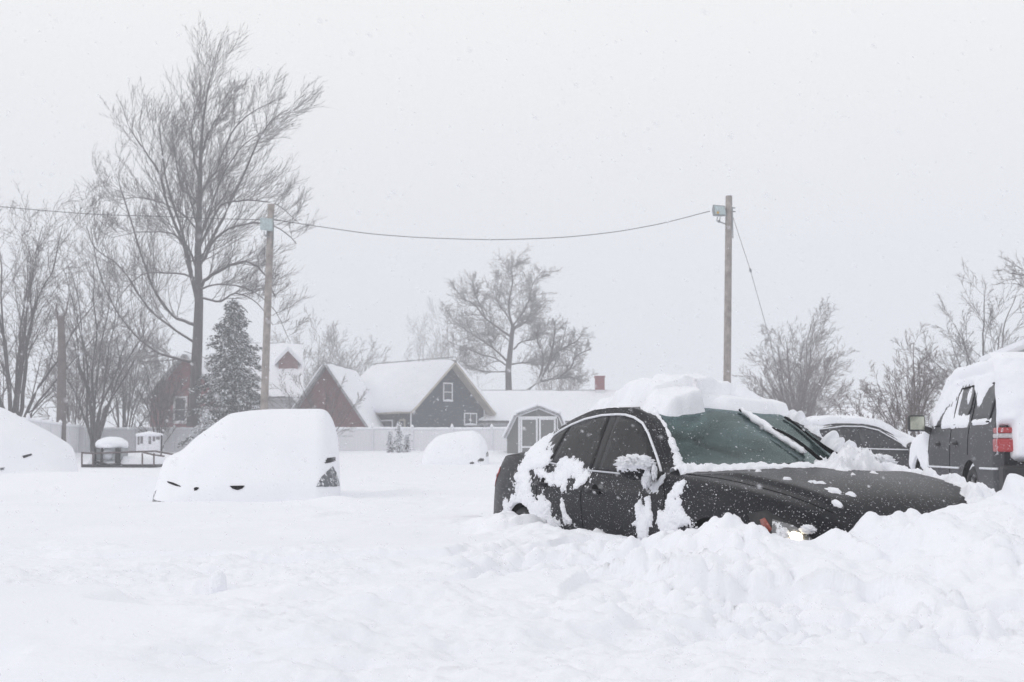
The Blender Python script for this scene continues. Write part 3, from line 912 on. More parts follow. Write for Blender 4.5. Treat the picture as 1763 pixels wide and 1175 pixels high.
# headlights with a lit bulb
for sd_ in (-1, 1):
    hl = SK.panel('headlight', [(3.12, .74), (3.24, .765), (3.40, .70), (3.50, .645), (3.55, .57), (3.46, .54), (3.30, .585), (3.18, .65)], M['clear_lens'] if False else M['black_plastic'], car, sd_, off=.005)
    SK.panel('side_marker', [(3.22, .71), (3.25, .72), (3.315, .665), (3.30, .645), (3.25, .665)], M['amber'], hl, sd_, off=.011)
    SK.panel('lens', [(3.30, .715), (3.42, .69), (3.50, .64), (3.545, .575), (3.46, .55), (3.33, .60)], M['dull_lens'], hl, sd_, off=.012)
    c_ = SK.pt(3.46, SK.q_of_z(np.array([3.46]), np.array([.625]))[0], sd_)
    nl = SK.normal(3.46, SK.q_of_z(np.array([3.46]), np.array([.625]))[0], sd_); nl = Vector(nl)
    ta = nl.cross(Vector((0, 0, 1))).normalized(); tb_ = ta.cross(nl); c_ = Vector(c_) + nl * .024
    bb = MB(); n = 28; vs = [tuple(c_ + nl * .012)]
    for rr, hh in ((.013, .013), (.024, .010), (.032, .004)):
        for k in range(n):
            a = 2 * math.pi * k / n; wv = 1 + .16 * math.sin(2 * a + .5) + .10 * math.sin(3 * a)
            vs.append(tuple(c_ + ta * (rr * wv * math.cos(a)) + tb_ * (rr * wv * math.sin(a)) + nl * hh))
    fs = [(0, 1 + k, 1 + (k + 1) % n) for k in range(n)]
    for ri in range(2):
        for k in range(n): fs.append((1 + ri * n + k, 1 + (ri + 1) * n + k, 1 + (ri + 1) * n + (k + 1) % n, 1 + ri * n + (k + 1) % n))
    bb.add(vs, fs); bb.build('headlight_bulb', M['lit'], hl, True)
    blob('headlight_snow', tuple(c_ + ta * (.06 * sd_) + tb_ * .045), (.05, .035, .022), M['snow_fluffy'], hl, 31, .25, 5)
    blob('headlight_snow', tuple(c_ - ta * (.075 * sd_) + tb_ * .01), (.04, .03, .035), M['snow_fluffy'], hl, 33, .25, 5)
# mirrors
for sd_ in (-1, 1):
    mr_ = blob('side_mirror', (2.02, sd_ * .955, .975), (.075, .12, .068), M['paint_black'], car, 3, .02)
    mb = MB(); mb.tube([(2.06, sd_ * .78, .93), (2.04, sd_ * .86, .945), (2.02, sd_ * .93, .955)], [.03, .026, .03], 10)
    mb.build('mirror_arm', M['black_plastic'], mr_, True)
    blob('snow_cap', (2.03, sd_ * .965, 1.005), (.084, .127, .058), M['snow_fluffy'], mr_, 11, .22, 6)
    if sd_ < 0:
        blob('snow_clump', (2.08, -.915, .915), (.032, .03, .06), M['snow_fluffy'], mr_, 12, .3, 6)
        blob('snow_clump', (2.12, -.88, .955), (.018, .018, .045), M['snow_fluffy'], mr_, 15, .3, 6)
# wipers
def wiper(p_tip, p_base, arm_h=.03, snow=True):
    L = np.array(SK.line([p_tip, p_base], off=.02, mode='top'))
    root = MB(); root.tube([tuple(p) for p in L[: int(len(L) * .72)]], [.008] * int(len(L) * .72), 6)
    k = len(L) // 3
    A = L[k:].copy(); A[:, 2] += arm_h * np.sin(np.linspace(0.3, math.pi * .9, len(A))); A = [tuple(p) for p in A]
    root.tube(A, list(np.linspace(.007, .013, len(A))), 6)
    w_ = root.build('wiper', M['gap'], car, True)
    if snow:
        n_ = int(len(L) * .86); S_ = L[:n_] + np.array([0, 0, .012]); R_ = np.random.RandomState(3)
        sm = MB(); S_ = S_ + R_.uniform(-.006, .006, S_.shape)
        sm.tube([tuple(p) for p in S_], [0.006] + list(.013 + .011 * R_.rand(n_ - 2) + .008 * np.sin(np.linspace(0, 5, n_ - 2)) ** 2) + [.004], 8)
        sm.build('wiper_snow', M['snow_fluffy'], w_, True)
wiper((1.56, .13), (2.47, .14), .05)
wiper((1.62, .47), (2.42, .60), .02, snow=False)
# interior
mb = MB()
mb.box(1.95, 2.50, -.66, .66, .72, .93)
mb.build('dashboard', M['dash'], car, bevel=.04)
for sy in (-.36, .36):
    st = MB(); st.box(1.05, 1.6, sy - .24, sy + .24, .42, .58); st.tube([(1.08, sy, .55), (.98, sy, .85), (.92, sy, 1.10)], [.20, .21, .15], 12)
    s_ = st.build('front_seat', M['interior'], car, True)
    hd = MB(); hd.tube([(.93, sy, 1.10), (.92, sy, 1.17), (.91, sy, 1.25)], [.07, .12, .09], 12); hd.build('headrest', M['interior'], s_, True)
mb = MB(); mb.tube([(1.88 + .04 * math.sin(a), .36 + .18 * math.cos(a), .95 + .17 * math.sin(a)) for a in np.linspace(0, 2 * math.pi, 25)], .014, 6)
mb.build('steering_wheel', M['dash'], car, True)
mb = MB(); mb.box(1.18, 1.24, .27, .33, .92, 1.24); mb.build('light_streak_strip', M['light_streak'], car, bevel=.01)  # added upright strip, its pale colour stands for light seen through the windshield
mb = MB(); mb.box(-.1, .25, -.6, .6, .5, 1.12); mb.build('rear_seat', M['interior'], car, bevel=.05)

# snow lying on the sedan
def t_roof(P, nn):
    x, y, z = P[..., 0], P[..., 1], P[..., 2]
    nz_ = fbm(x * 5, y * 5, 5, 4); n2 = fbm(x * 14, y * 14, 15, 3)
    front = np.interp(y, [-.6, -.42, -.30, -.16, -.08, .05, .25, .5, .7], [1.58, 1.62, 1.60, 1.56, 1.36, 1.34, 1.36, 1.50, 1.56])
    edge_near = np.interp(x, [-.5, .2, .7, 1.15, 1.28, 1.45, 1.6], [-.30, -.40, -.42, -.46, -.53, -.56, -.50])
    a = smooth(0, .05, front + .03 * nz_ - x)
    b_ = smooth(0, .13, y - edge_near + .05 * nz_)
    c_ = smooth(-.42, -.1, x + .1 * nz_)
    top = np.interp(x, [-.4, 0, .5, .9, 1.2, 1.45], [.10, .15, .175, .205, .215, .15])
    low = np.where(x > 1.38, .10, 1.0)
    hgt = top * np.interp(y, [-.45, -.2, .05, .2, .42, .65], [.8, .98, 1.06, .95, .5, .22]) + .05 * nz_ + .02 * n2
    hgt = np.where((x > 1.30) & (y < -.1), np.minimum(hgt, .13 + .04 * nz_), hgt)
    T = hgt * a * b_ * c_
    # thin snow along the front roof edge on the far side
    e = ell(P, [(1.42, .28, .15, .34, 0), (1.40, .55, .14, .16, 0), (1.30, .05, .12, .3, 0)], (0, 1))
    T2 = np.minimum(.085, .2 * e + .04 * nz_) * (e > -.2)
    T = np.maximum(T, np.where(e > -.3, T2, -1))
    # dusting near the rail
    d = smooth(-.62, -.50, y) * .012 + .03 * nz_ - .006
    T = np.maximum(T, np.where(x < 1.2, d * smooth(.1, .4, x), -1))
    T = np.where(T <= 0.002, -.01, T)
    return T, np.full_like(x, .75)
SK.snow('roof_snow', (-.45, 1.70), (4.25, 6), 230, 74, t_roof, M['snow_fluffy'], car, side=0)


def t_side(P, nn):
    x, z = P[..., 0], P[..., 2]
    pts = [CAR.side(*a) for a in ()]
    E = []
    Z1 = lambda a, b_: (840 + a * .2297, 680 + b_ * .2297)
    def E1(a, b_, ra, rb, an, yp=-.86):
        (x_, z_) = CAR.side(*Z1(a, b_), yp)
        E.append((x_, z_, ra, rb, an))
    # C-pillar patch
    E1(370, 450, .30, .13, 62, -.74); E1(440, 420, .20, .09, 60, -.70); E1(330, 540, .16, .12, 40, -.78); E1(480, 490, .09, .08, 0, -.74)
    E1(420, 600, .26, .045, -12, -.84); E1(300, 620, .12, .06, 0, -.84); E1(440, 430, .17, .12, 0, -.72); E1(400, 510, .24, .08, 0, -.76); E1(400, 880, .30, .16, 0); E1(440, 960, .30, .12, 0); E1(310, 690, .13, .12, 0)
    # below the rear door window
    E1(640, 560, .30, .075, -8, -.82); E1(560, 620, .16, .09, 0, -.85); E1(690, 650, .13, .055, 20, -.86); E1(580, 700, .06, .045, 0, -.87)
    # over the rear arch
    E1(270, 760, .12, .17, 0); E1(330, 800, .20, .10, 0); E1(420, 860, .20, .14, 0); E1(400, 960, .26, .10, 0); E1(480, 960, .16, .07, 0)
    E1(210, 800, .16, .05, 30); E1(160, 860, .12, .10, 0)
    # door and fender scraps
    E1(590, 860, .045, .12, 20); E1(620, 930, .10, .03, -20)
    E1(1150, 890, .055, .11, -10); E1(1240, 900, .055, .13, 10); E1(1190, 990, .13, .12, 0); E1(1180, 1050, .07, .05, 0)
    E1(1400, 710, .07, .06, 0, -.87); E1(1380, 800, .05, .12, 0); E1(1420, 880, .12, .12, 0); E1(1380, 960, .14, .12, 0); E1(1500, 930, .14, .06, -20)
    E1(1230, 690, .07, .05, 0); E1(1270, 640, .03, .07, 0, -.84)
    f = ell(P, E)
    n1 = fbm(x * 9, z * 9, 5, 5, .6); n2 = fbm(x * 30, z * 42, 25, 4, .7)
    f = f + .50 * n1 + .45 * n2 * (1 - np.clip(f, 0, 1)) + .22 * fbm(x * 90, z * 60, 26, 2) - .14
    arch = np.hypot(x, z - .33)
    f = np.where(arch < .355, -1, f)
    T = np.where(f > 0, .028 * (1 - np.exp(-f * 2.2)) + .004 * n1, -.01)
    crumbs = (f > -.55) & (fbm(x * 60, z * 60, 27, 2) + .35 * f > .40)
    T = np.where(crumbs & (T < .002), .006, T)
    T = np.where(T < .0006, -.01, T)
    return T, np.full_like(x, .1)
SK.snow('side_snow', (-.93, 2.75), (.6, 4.1), 820, 280, t_side, M['snow_fluffy'], car, side=-1)


def t_hood(P, nn):
    x, y = P[..., 0], P[..., 1]
    n1 = fbm(x * 8, y * 8, 35, 4, .6); n2 = fbm(x * 28, y * 28, 45, 3, .6)
    # snow packed in the cowl, thickest towards the far side
    base = np.interp(np.abs(y), [0, .2, .42, .6, .665], [2.47, 2.455, 2.395, 2.30, 2.17])
    amt = np.interp(y, [-.72, -.5, -.1, .1, .22, .5, .72, .8], [.035, .03, .018, .022, .085, .10, .08, .02])
    wid = np.interp(y, [-.72, -.3, .1, .2, .5, .75], [.07, .05, .05, .13, .17, .14])
    T = amt * (1 - ((x - base - .03) / wid) ** 2) + amt * (1.0 * n1 + .7 * n2)
    # along the far edge of the hood to the nose
    yl = np.interp(x, [2.2, 2.6, 3.0, 3.2, 3.45, 3.7], [.68, .62, .58, .52, .40, .25])
    g = smooth(0, .10, y - yl + .07 * n1) * smooth(2.2, 2.4, x)
    T2 = g * (.05 + .05 * n1 + .02 * n2) - .006
    T2 = np.where((y > .77), T2 - .5 * (y - .77), T2)
    e = ell(P, [(3.12, -.36, .06, .04, 50), (3.30, -.40, .05, .05, 20), (3.36, -.33, .03, .03, 0), (2.62, .18, .05, .06, 0), (3.0, -.5, .025, .03, 0), (2.6, -.42, .02, .03, 0), (2.9, .05, .02, .02, 0),
                (3.45, -.5, .03, .02, 0), (2.78, .3, .04, .02, 0)], (0, 1))
    T3 = np.where(e > -.5, np.minimum(.014, (e + .75 * n2 + .55 * n1 - .1) * .04), -1)
    T = np.maximum(np.maximum(T, T2), T3)
    T = np.where(T < .0015, -.01, T)
    return T, np.full_like(x, .6)
SK.snow('hood_snow', (2.05, 3.66), (3.3, 6), 300, 110, t_hood, M['snow_fluffy'], car, side=0)


def t_pillar(sd_):
    def f(P, nn):
        x, y = P[..., 0], np.abs(P[..., 1])
        n1 = fbm(x * 10, P[..., 2] * 10 + sd_, 55, 4, .6); n2 = fbm(x * 30, P[..., 2] * 34, 65, 3, .6)
        c = np.interp(x, [1.3, 1.5, 1.7, 1.9, 2.1, 2.3], [.52, .555, .585, .64, .69, .72])
        if sd_ < 0:
            c = np.interp(x, [1.3, 1.5, 1.7, 1.9, 2.1, 2.3], [.50, .52, .555, .61, .675, .70])
            w_ = np.interp(x, [1.45, 1.6, 1.75, 1.9, 2.05, 2.16, 2.2], [.05, .012, .012, .028, .04, .028, .0]); h_ = np.interp(x, [1.5, 1.7, 2.0, 2.2], [.03, .012, .035, .0])
        else:
            w_ = np.interp(x, [1.3, 1.6, 1.8, 2.1, 2.3], [.03, .05, .06, .07, .05]); h_ = np.interp(x, [1.3, 1.6, 2.0, 2.3], [.035, .05, .075, .04])
            c = c + .045
        T = h_ * (1 - ((y - c) / (w_ + 1e-3)) ** 2) + h_ * (1.1 * n1 + .8 * n2)
        return np.where(T < .001, -.01, T), np.full_like(x, .3)
    return f
SK.snow('pillar_snow', (1.35, 2.28), (3.9, 5.7), 200, 60, t_pillar(-1), M['snow_fluffy'], car, side=-1)
SK.snow('pillar_snow', (1.35, 2.40), (3.2, 5.7), 200, 80, t_pillar(1), M['snow_fluffy'], car, side=1)

# ------------------------------------------------------------------ the dark sedan behind
sed = empty('sedan', SED.o, SED.a)
tag(sed, 'dark sedan with snow-capped roof seen between the black sedan and the grey SUV', 'car')
SK.body('body', M['paint_sedan2'], sed, nx=90, nq=40, wheels=((0, .33, .375), (2.78, .33, .375)))
well(sed, 0, .40, .55, .86, .33); well(sed, 2.78, .40, .55, .86, .33)
for (x_, y_) in ((0, -.775), (0, .775), (2.78, -.775), (2.78, .775)): wheel(sed, x_, y_, .33, .325)
for sd_ in (-1, 1):
    SK.panel('rear_door_window', [(.18, 1.20)] + RW[:-2] + [(.42, 1.013)], M['glass_suv'], sed, sd_, step=.12)
    SK.panel('front_door_window', FW, M['glass_suv'], sed, sd_, step=.12)
    mb = MB(); mb.tube(SK.line([(.10, 1.180), (.42, 1.295), (.88, 1.354), (1.24, 1.348), (1.52, 1.282), (1.82, 1.095), (2.075, .925), (1.6, .934), (1.1, .950), (.39, 1.01)], sd_, .006), .013, 6)
    mb.build('window_trim', M['chrome_snowy'], sed, True)
    blob('side_mirror', (2.02, sd_ * .93, .99), (.09, .11, .075), M['paint_sedan2'], sed, 4, .02, n=12)
    for L in ([(1.09, .945), (1.075, .62), (1.12, .28)], [(2.10, .90), (2.245, .62), (2.20, .28)]):
        mb = MB(); mb.tube(SK.line(L, sd_, 0), .006, 5); mb.build('panel_gap', M['gap'], sed, True)
def t2(P, nn):
    x, y = P[..., 0], P[..., 1]
    n1 = fbm(x * 3, y * 3, 75, 3)
    T = (.12 + .05 * n1) * smooth(0, .14, nn[..., 2] - .55)
    return np.where(T < .003, -.01, T), np.full_like(x, .8)
SK.snow('snow_cover', (-.9, 3.6), (3.2, 6), 120, 50, t2, M['snow'], sed, side=0)

# ------------------------------------------------------------------ the grey SUV
SUV_TR = [
    [(-1.18, .86, .45), (-1.0, .93, .42), (0, .95, .40), (3.0, .95, .40), (3.7, .93, .40), (3.98, .80, .42)],
    [(-1.20, .88, .60), (-1.0, .98, .60), (0, 1.0, .60), (3.0, 1.0, .60), (3.7, .97, .60), (4.0, .84, .60)],
    [(-1.17, .90, .95), (-1.0, .985, .95), (0, 1.0, .95), (3.0, .995, .95), (3.7, .97, .93), (3.98, .85, .85)],
    [(-1.13, .87, 1.27), (-1.0, .955, 1.27), (0, .97, 1.27), (2.5, .965, 1.25), (2.9, .955, 1.20), (3.7, .93, 1.13), (3.93, .80, 1.02)],
    [(-1.04, .78, 1.78), (-.9, .81, 1.84), (0, .82, 1.85), (1.3, .82, 1.84), (1.75, .83, 1.78), (2.2, .865, 1.52), (2.68, .90, 1.235), (3.0, .87, 1.21), (3.7, .82, 1.16), (3.92, .70, 1.06)],
    [(-1.02, .66, 1.84), (-.85, .70, 1.92), (0, .71, 1.94), (1.3, .71, 1.93), (1.75, .72, 1.86), (2.2, .76, 1.60), (2.72, .80, 1.26), (3.0, .7, 1.235), (3.7, .65, 1.18), (3.91, .55, 1.08)],
    [(-1.01, 0, 1.86), (-.85, 0, 1.95), (0, 0, 1.97), (1.3, 0, 1.96), (1.75, 0, 1.89), (2.2, 0, 1.68), (2.85, 0, 1.28), (3.1, 0, 1.25), (3.7, 0, 1.20), (3.9, 0, 1.10)]]
SV = Skin(SUV_TR, -1.17, 3.95)
suv = empty('suv', SUV.o, SUV.a)
tag(suv, 'grey SUV at the right edge, red tail light, rear and roof caked in snow', 'car')
SV.body('body', M['paint_grey'], suv, nx=170, nq=54, wheels=((0, .42, .47), (3.02, .42, .47)))
well(suv, 0, .48, .6, .97, .42); well(suv, 3.02, .48, .6, .97, .42)
for (x_, y_) in ((0, -.87), (0, .87), (3.02, -.87), (3.02, .87)): 
    w_ = wheel(suv, x_, y_, .42, .40)
    sg = 1 if y_ > 0 else -1
    mb = MB(); mb.tube([(x_ - .41 * math.cos(a), y_ + sg * .04, .42 + .41 * math.sin(a)) for a in np.linspace(.7, 2.5, 12)], [.02] + [.045] * 10 + [.02], 8)
    mb.build('wheel_snow', M['snow'], w_, True)
RQ = [(-.93, 1.76), (-.30, 1.79), (.02, 1.79), (.02, 1.33), (-.80, 1.33)]
RD = [(.16, 1.79), (.95, 1.785), (1.0, 1.33), (.40, 1.33), (.16, 1.50)]
FD = [(1.08, 1.785), (1.62, 1.76), (1.92, 1.62), (2.25, 1.42), (2.36, 1.33), (1.12, 1.33)]
for sd_ in (-1, 1):
    SV.panel('rear_quarter_window', RQ, M['glass_suv'], suv, sd_, step=.1)
    SV.panel('rear_door_window', RD, M['glass_suv'], suv, sd_, step=.1)
    SV.panel('front_door_window', FD, M['glass_suv'], suv, sd_, step=.1)
    for Lp in (RQ, RD, FD): mb = MB(); mb.tube(SV.line(Lp + [Lp[0]], sd_, .004), .011, 6); mb.build('window_seal', M['gap'], suv, True)
    for L in ([(.09, 1.30), (.10, .95)], [(1.04, 1.80), (1.05, 1.2), (1.05, .5)], [(2.36, 1.30), (2.40, .9), (2.40, .5)]):
        mb = MB(); mb.tube(SV.line(L, sd_, 0), .007, 5); mb.build('panel_gap', M['gap'], suv, True)
    for L in ([(.52, .79), (1.4, .79), (2.48, .79)], [(-1.1, .80), (-.52, .80)]):
        mb = MB(); mb.tube(SV.line(L, sd_, .006), .014, 6); mb.build('side_moulding', M['chrome_snowy'], suv, True)
    for hx in (.72, 1.72):
        hb = MB(); p_ = SV.pt(hx, 2.6, sd_)
        hb.tube([(hx - .09, p_[1], 1.09), (hx - .06, p_[1] + sd_ * .035, 1.09), (hx + .07, p_[1] + sd_ * .035, 1.09), (hx + .10, p_[1], 1.09)], [.014, .02, .02, .014], 8)
        hb.tube([(hx + .0, p_[1] + sd_ * .0, 1.085), (hx, p_[1] + sd_ * .008, 1.085)], .05, 12)
        hb.build('door_handle', M['black_plastic'], suv, True)
    mm = MB(); mm.box(2.28, 2.42, min(sd_ * 1.04, sd_ * 1.27), max(sd_ * 1.04, sd_ * 1.27), 1.27, 1.50)
    mo = mm.build('side_mirror', M['black_plastic'], suv, bevel=.04)
    mg = MB(); mg.box(2.272, 2.279, min(sd_ * 1.06, sd_ * 1.25), max(sd_ * 1.06, sd_ * 1.25), 1.295, 1.475); mg.build('mirror_glass', M['mirror_glass'], mo)
    ma = MB(); ma.tube([(2.36, sd_ * .93, 1.26), (2.36, sd_ * 1.08, 1.33)], [.05, .035], 8); ma.build('mirror_arm', M['black_plastic'], mo, True)
    # tail light wraps the rear corner
    tb = MB()
    tb.box(-1.245, -1.02, min(sd_ * .80, sd_ * .985), max(sd_ * .80, sd_ * .985), .985, 1.135)
    tl = tb.build('tail_light', M['red_lens'], suv, bevel=.02)
    tb = MB(); tb.box(-1.24, -1.02, min(sd_ * .803, sd_ * .98), max(sd_ * .803, sd_ * .98), 1.137, 1.19); tb.build('reversing_lens', M['clear_lens'], tl, bevel=.015)
    tb = MB(); tb.box(-1.235, -1.02, min(sd_ * .80, sd_ * .975), max(sd_ * .80, sd_ * .975), 1.192, 1.255); tb.build('lamp_top', M['red_lens'], tl, bevel=.015)
mb = MB(); mb.box(-1.36, -1.12, -.96, .96, .50, .84); mb.build('rear_bumper', M['black_plastic'], suv, bevel=.04)
mb = MB(); mb.box(-1.30, -1.10, -.90, .90, .36, .50); mb.build('bumper_underside', M['gap'], suv)
mb = MB(); mb.box(-1.235, -1.16, -.42, .42, 1.10, 1.26); pl_ = mb.build('tailgate_trim', M['black_plastic'], suv, bevel=.01)
mb = MB(); mb.box(-1.25, -1.2355, -.38, .38, 1.115, 1.135); mb.box(-1.25, -1.2355, -.38, .38, 1.225, 1.245); mb.build('trim_bar', M['chrome'], pl_)
# snow on it
def t3(P, nn):
    x, y, z = P[..., 0], P[..., 1], P[..., 2]
    n1 = fbm(x * 2.5, z * 3 + y, 85, 4); n2 = fbm(x * 8, z * 9, 95, 4)
    lo = np.interp(x, [-1.0, -.75, -.5, -.2, .05, .3, .6, 1.0, 1.1, 1.3, 1.9, 2.4], [1.76, 1.80, 1.72, 1.54, 1.62, 1.80, 1.80, 1.80, 1.78, 1.70, 1.45, 1.2])
    T = smooth(0, .10, z - lo - .10 * n1 - .08 * n2) * (.035 + .12 * smooth(.2, .8, nn[..., 2]) + .04 * n1)
    T = np.where(z < lo - .12, -1, T)
    # snow packed at the window sills and in the windows
    e = ell(P, [(-.35, 1.335, .55, .045, 0), (.55, 1.36, .42, .10, 0), (.40, 1.66, .06, .14, 0), (.88, 1.55, .06, .28, 0), (1.35, 1.40, .55, .16, 0), (1.5, 1.70, .5, .10, -12), (1.15, 1.5, .10, .25, 0)])
    e = e + .5 * n1 + .45 * n2
    T = np.maximum(T, np.where((e > 0) & (z > 1.29), np.minimum(.03, e * .06), -1))
    # front wing plastered white
    g = smooth(2.30, 2.55, x + .1 * n2) * smooth(.62, .80, z + .1 * n1)
    arch = np.hypot(x - 3.02, z - .42)
    T = np.maximum(T, np.where((g > .3) & (arch > .50), .05 * g + .02 * n1, -1))
    T = np.where(T < .002, -.01, T)
    return T, np.clip(nn[..., 2], 0, 1) * .8
SV.snow('snow_cover', (-1.15, 3.9), (1.2, 6), 330, 120, t3, M['snow'], suv, side=0)
ys_ = np.linspace(-.99, .99, 120); zs_ = np.linspace(.72, 2.10, 100)
Yg, Zg = np.meshgrid(ys_, zs_, indexing='ij')
n1 = fbm(Yg * 2.5, Zg * 2.5, 5, 4); n2 = fbm(Yg * 9, Zg * 9, 15, 3)
xb = np.interp(Zg, [.7, 1.86, 2.02, 2.10], [-1.19, -1.185, -1.12, -.95])
bul = np.sin(np.clip((Zg - .80) / 1.15, 0, 1) * math.pi * .9 + .2) * smooth(.99, .80, np.abs(Yg))
lowb = .86 + .05 * n1 + .10 * smooth(.75, .95, np.abs(Yg))
T = (.07 + .15 * bul + .06 * n1 + .02 * n2) * smooth(0, .08, Zg - lowb)
lampm = smooth(.10, .04, np.abs(Yg - .89) - 0) * smooth(1.36, 1.25, Zg) * smooth(.8, .95, Zg)
lampm = np.maximum(lampm, smooth(.10, .04, np.abs(Yg + .89)) * smooth(1.36, 1.25, Zg))
plm = smooth(.50, .36, np.abs(Yg)) * smooth(.12, .06, np.abs(Zg - 1.18) + .12 * n1 + .04 * n2)
T = T * (1 - lampm) * (1 - plm) - .03 * np.maximum(lampm, plm)
T = np.where(T < .004, -.03, T)
Xg = xb - T
kf = (T > 0); kf = kf[:-1, :-1] | kf[1:, :-1] | kf[:-1, 1:] | kf[1:, 1:]
v2, q2 = compact(np.stack([Xg, Yg, Zg], -1).reshape(-1, 3), grid_quads(120, 100, kf))
np_mesh('tailgate_snow', v2, q2, mat=M['snow'], parent=suv)

# ------------------------------------------------------------------ vehicles wholly under snow
def buried(name, label, D, depth, prof, base_px, parts, seed, front=1.1, low=.38, yaw=0.0, cat='car', bump=.03, corner=.35):
    """prof: silhouette as photograph pixels (px, py) left to right at distance D"""
    Xm = (at(*prof[0], D)[0] + at(*prof[-1], D)[0]) / 2
    ps_ = Pose(Xm, D, 0, yaw)
    pts = [(ps_.side(a, b_, 0)[0] + Xm, 0, ps_.side(a, b_, 0)[1]) for a, b_ in prof]
    X0, X1 = pts[0][0], pts[-1][0]
    zb = gz(Xm, D) - .25
    root = empty(name, (Xm, D, zb), yaw); tag(root, label, cat)
    nx_, ny_ = 190, 130
    us = np.linspace(X0, X1, nx_); vs_ = np.concatenate([np.linspace(0, front, 85), np.linspace(front, depth, 46)[1:]])
    ny_ = len(vs_)
    U, V_ = np.meshgrid(us, vs_, indexing='ij')
    S_ = np.interp(us, [p[0] for p in pts], [p[2] for p in pts])
    k = np.exp(-np.linspace(-2, 2, 15) ** 2); k /= k.sum()
    S_ = np.convolve(np.pad(S_, 7, 'edge'), k, 'valid')
    S_ = S_[:, None]
    zl = zb + low + .25
    f = np.interp(V_, [0, .03, .10, front * .5, front * .85, front, depth * .9, depth], [0, .22, .34, .72, .94, 1, 1, .55])
    kk = np.exp(-np.linspace(-2, 2, 9) ** 2); kk /= kk.sum()
    f = np.apply_along_axis(lambda a: np.convolve(np.pad(a, 4, 'edge'), kk, 'valid'), 1, f); f[:, 0] = 0
    Z = zb + (S_ - zb) * f
    n_ = fbm(U * .9 + seed, V_ * .9, seed, 3); Z = Z + bump * n_ * np.clip(f * 2, 0, 1)
    ed = np.minimum((U - X0), (X1 - U)); Yv = V_ - .03 * fbm(U * 2, Z * 2, seed + 5, 2) + .9 * (1 - np.sqrt(np.clip(1 - (1 - np.clip(ed / corner, 0, 1)) ** 2, 0, 1))) * np.clip((depth - V_) / depth, 0, 1)
    P = np.stack([U - Xm, Yv, Z - zb], -1)
    np_mesh('snow_cover', P, grid_quads(nx_, ny_), mat=M['snow'], parent=root)
    # closing flanks
    for end in (0, -1):
        e = P[end]; b_ = e.copy(); b_[:, 2] = 0
        np_mesh('snow_flank', np.stack([e, b_], 0), grid_quads(2, ny_), mat=M['snow'], parent=root)
    def yz(x_, z_):
        i = int(np.argmin(np.abs(P[:, 0, 0] - x_))); col = P[i]
        j = int(np.argmin(np.abs(col[:, 2] - z_)[:85]))
        return col[j, 1]
    for (nm, mt, outline, th) in parts:
        q = [(ps_.side(a, b_, 0)[0] + Xm, 0, ps_.side(a, b_, 0)[1]) for a, b_ in outline]
        loc = np.array([(p[0] - Xm, p[2] - zb) for p in q])
        gx_ = np.linspace(loc[:, 0].min(), loc[:, 0].max(), 70); gz_ = np.linspace(loc[:, 1].min(), loc[:, 1].max(), 50)
        GX, GZ = np.meshgrid(gx_, gz_, indexing='ij')
        GY = np.zeros_like(GX)
        for i_ in range(70):
            col = P[int(np.argmin(np.abs(P[:, 0, 0] - gx_[i_])))][:85]
            GY[i_] = np.interp(gz_, np.maximum.accumulate(col[:, 2]), col[:, 1])
        ins = in_poly(GX, GZ, [tuple(t_) for t_ in loc]); kf_ = ins[:-1, :-1] & ins[1:, 1:] & ins[1:, :-1] & ins[:-1, 1:]
        v2_, q2_ = compact(np.stack([GX, GY - .012, GZ], -1).reshape(-1, 3), grid_quads(70, 50, kf_))
        pm = np_mesh(nm, v2_, q2_, mat=mt, parent=root)
        so_ = pm.modifiers.new('thickness', 'SOLIDIFY'); so_.thickness = th; so_.offset = 1
    return root

M['dim_plastic'] = dusted('snow_dusted_bumper', (0.10, 0.105, 0.125), 0.5, 0.1, 0.56, 25, film=0.08, snowcol=(.75, .76, .8, 1))
buried('hatchback', 'small hatchback wholly under smooth snow, only slits of its lamps and rear corner showing', 14.6, 3.6,
       [(240, 870), (244, 862), (249, 846), (254, 830), (259, 808), (267, 792), (282, 784), (300, 776), (325, 752), (350, 734), (375, 716), (390, 707), (425, 701), (500, 695.7), (560, 695.5), (570, 697), (578, 706), (588, 725), (594, 750), (596, 772), (596, 800), (594, 842)],
       860,
       [('headlight', M['gap'], [(281, 830), (292, 832), (306, 837), (308, 839), (298, 837.5), (284, 833)], .05),
        ('grille_opening', M['gap'], [(332, 841), (336, 839.5), (341, 840), (338, 844), (333, 845)], .05),
        ('bumper_opening', M['gap'], [(395, 837), (421, 836.5), (417, 841), (409, 844), (400, 841.5)], .05),
        ('lower_bumper', M['dim_plastic'], [(253, 866), (256, 850), (262, 846), (256, 862), (290, 865.5), (320, 866), (319, 868.5), (255, 868.5)], .05),
        ('rear_lamp', M['paint_grey'], [(562, 798), (566, 789), (583, 787.5), (582.5, 794), (572, 797)], .05),
        ('rear_bumper', M['dim_plastic'], [(545, 838), (554, 822), (566, 811), (577, 803), (584, 815), (590, 835), (589, 840)], .06)],
       3, front=1.25, yaw=math.radians(11))
buried('wagon', 'long vehicle under thick snow at the left edge with a dark door handle poking out', 20.0, 4.0,
       [(-260, 800), (-240, 720), (-180, 690), (-80, 683), (0, 697), (30, 713), (60, 729), (100, 750), (128, 767), (136, 778), (138, 800), (139, 830)],
       830,
       [('door_handle', M['paint_grey'], [(38, 785), (44, 783.5), (54, 781), (55, 783.5), (46, 787), (40, 789)], .05),
        ('lower_sill', M['dim_plastic'], [(0, 806), (8, 805), (7, 809), (0, 810)], .05)],
       8, front=1.4, yaw=math.radians(21), corner=.6)
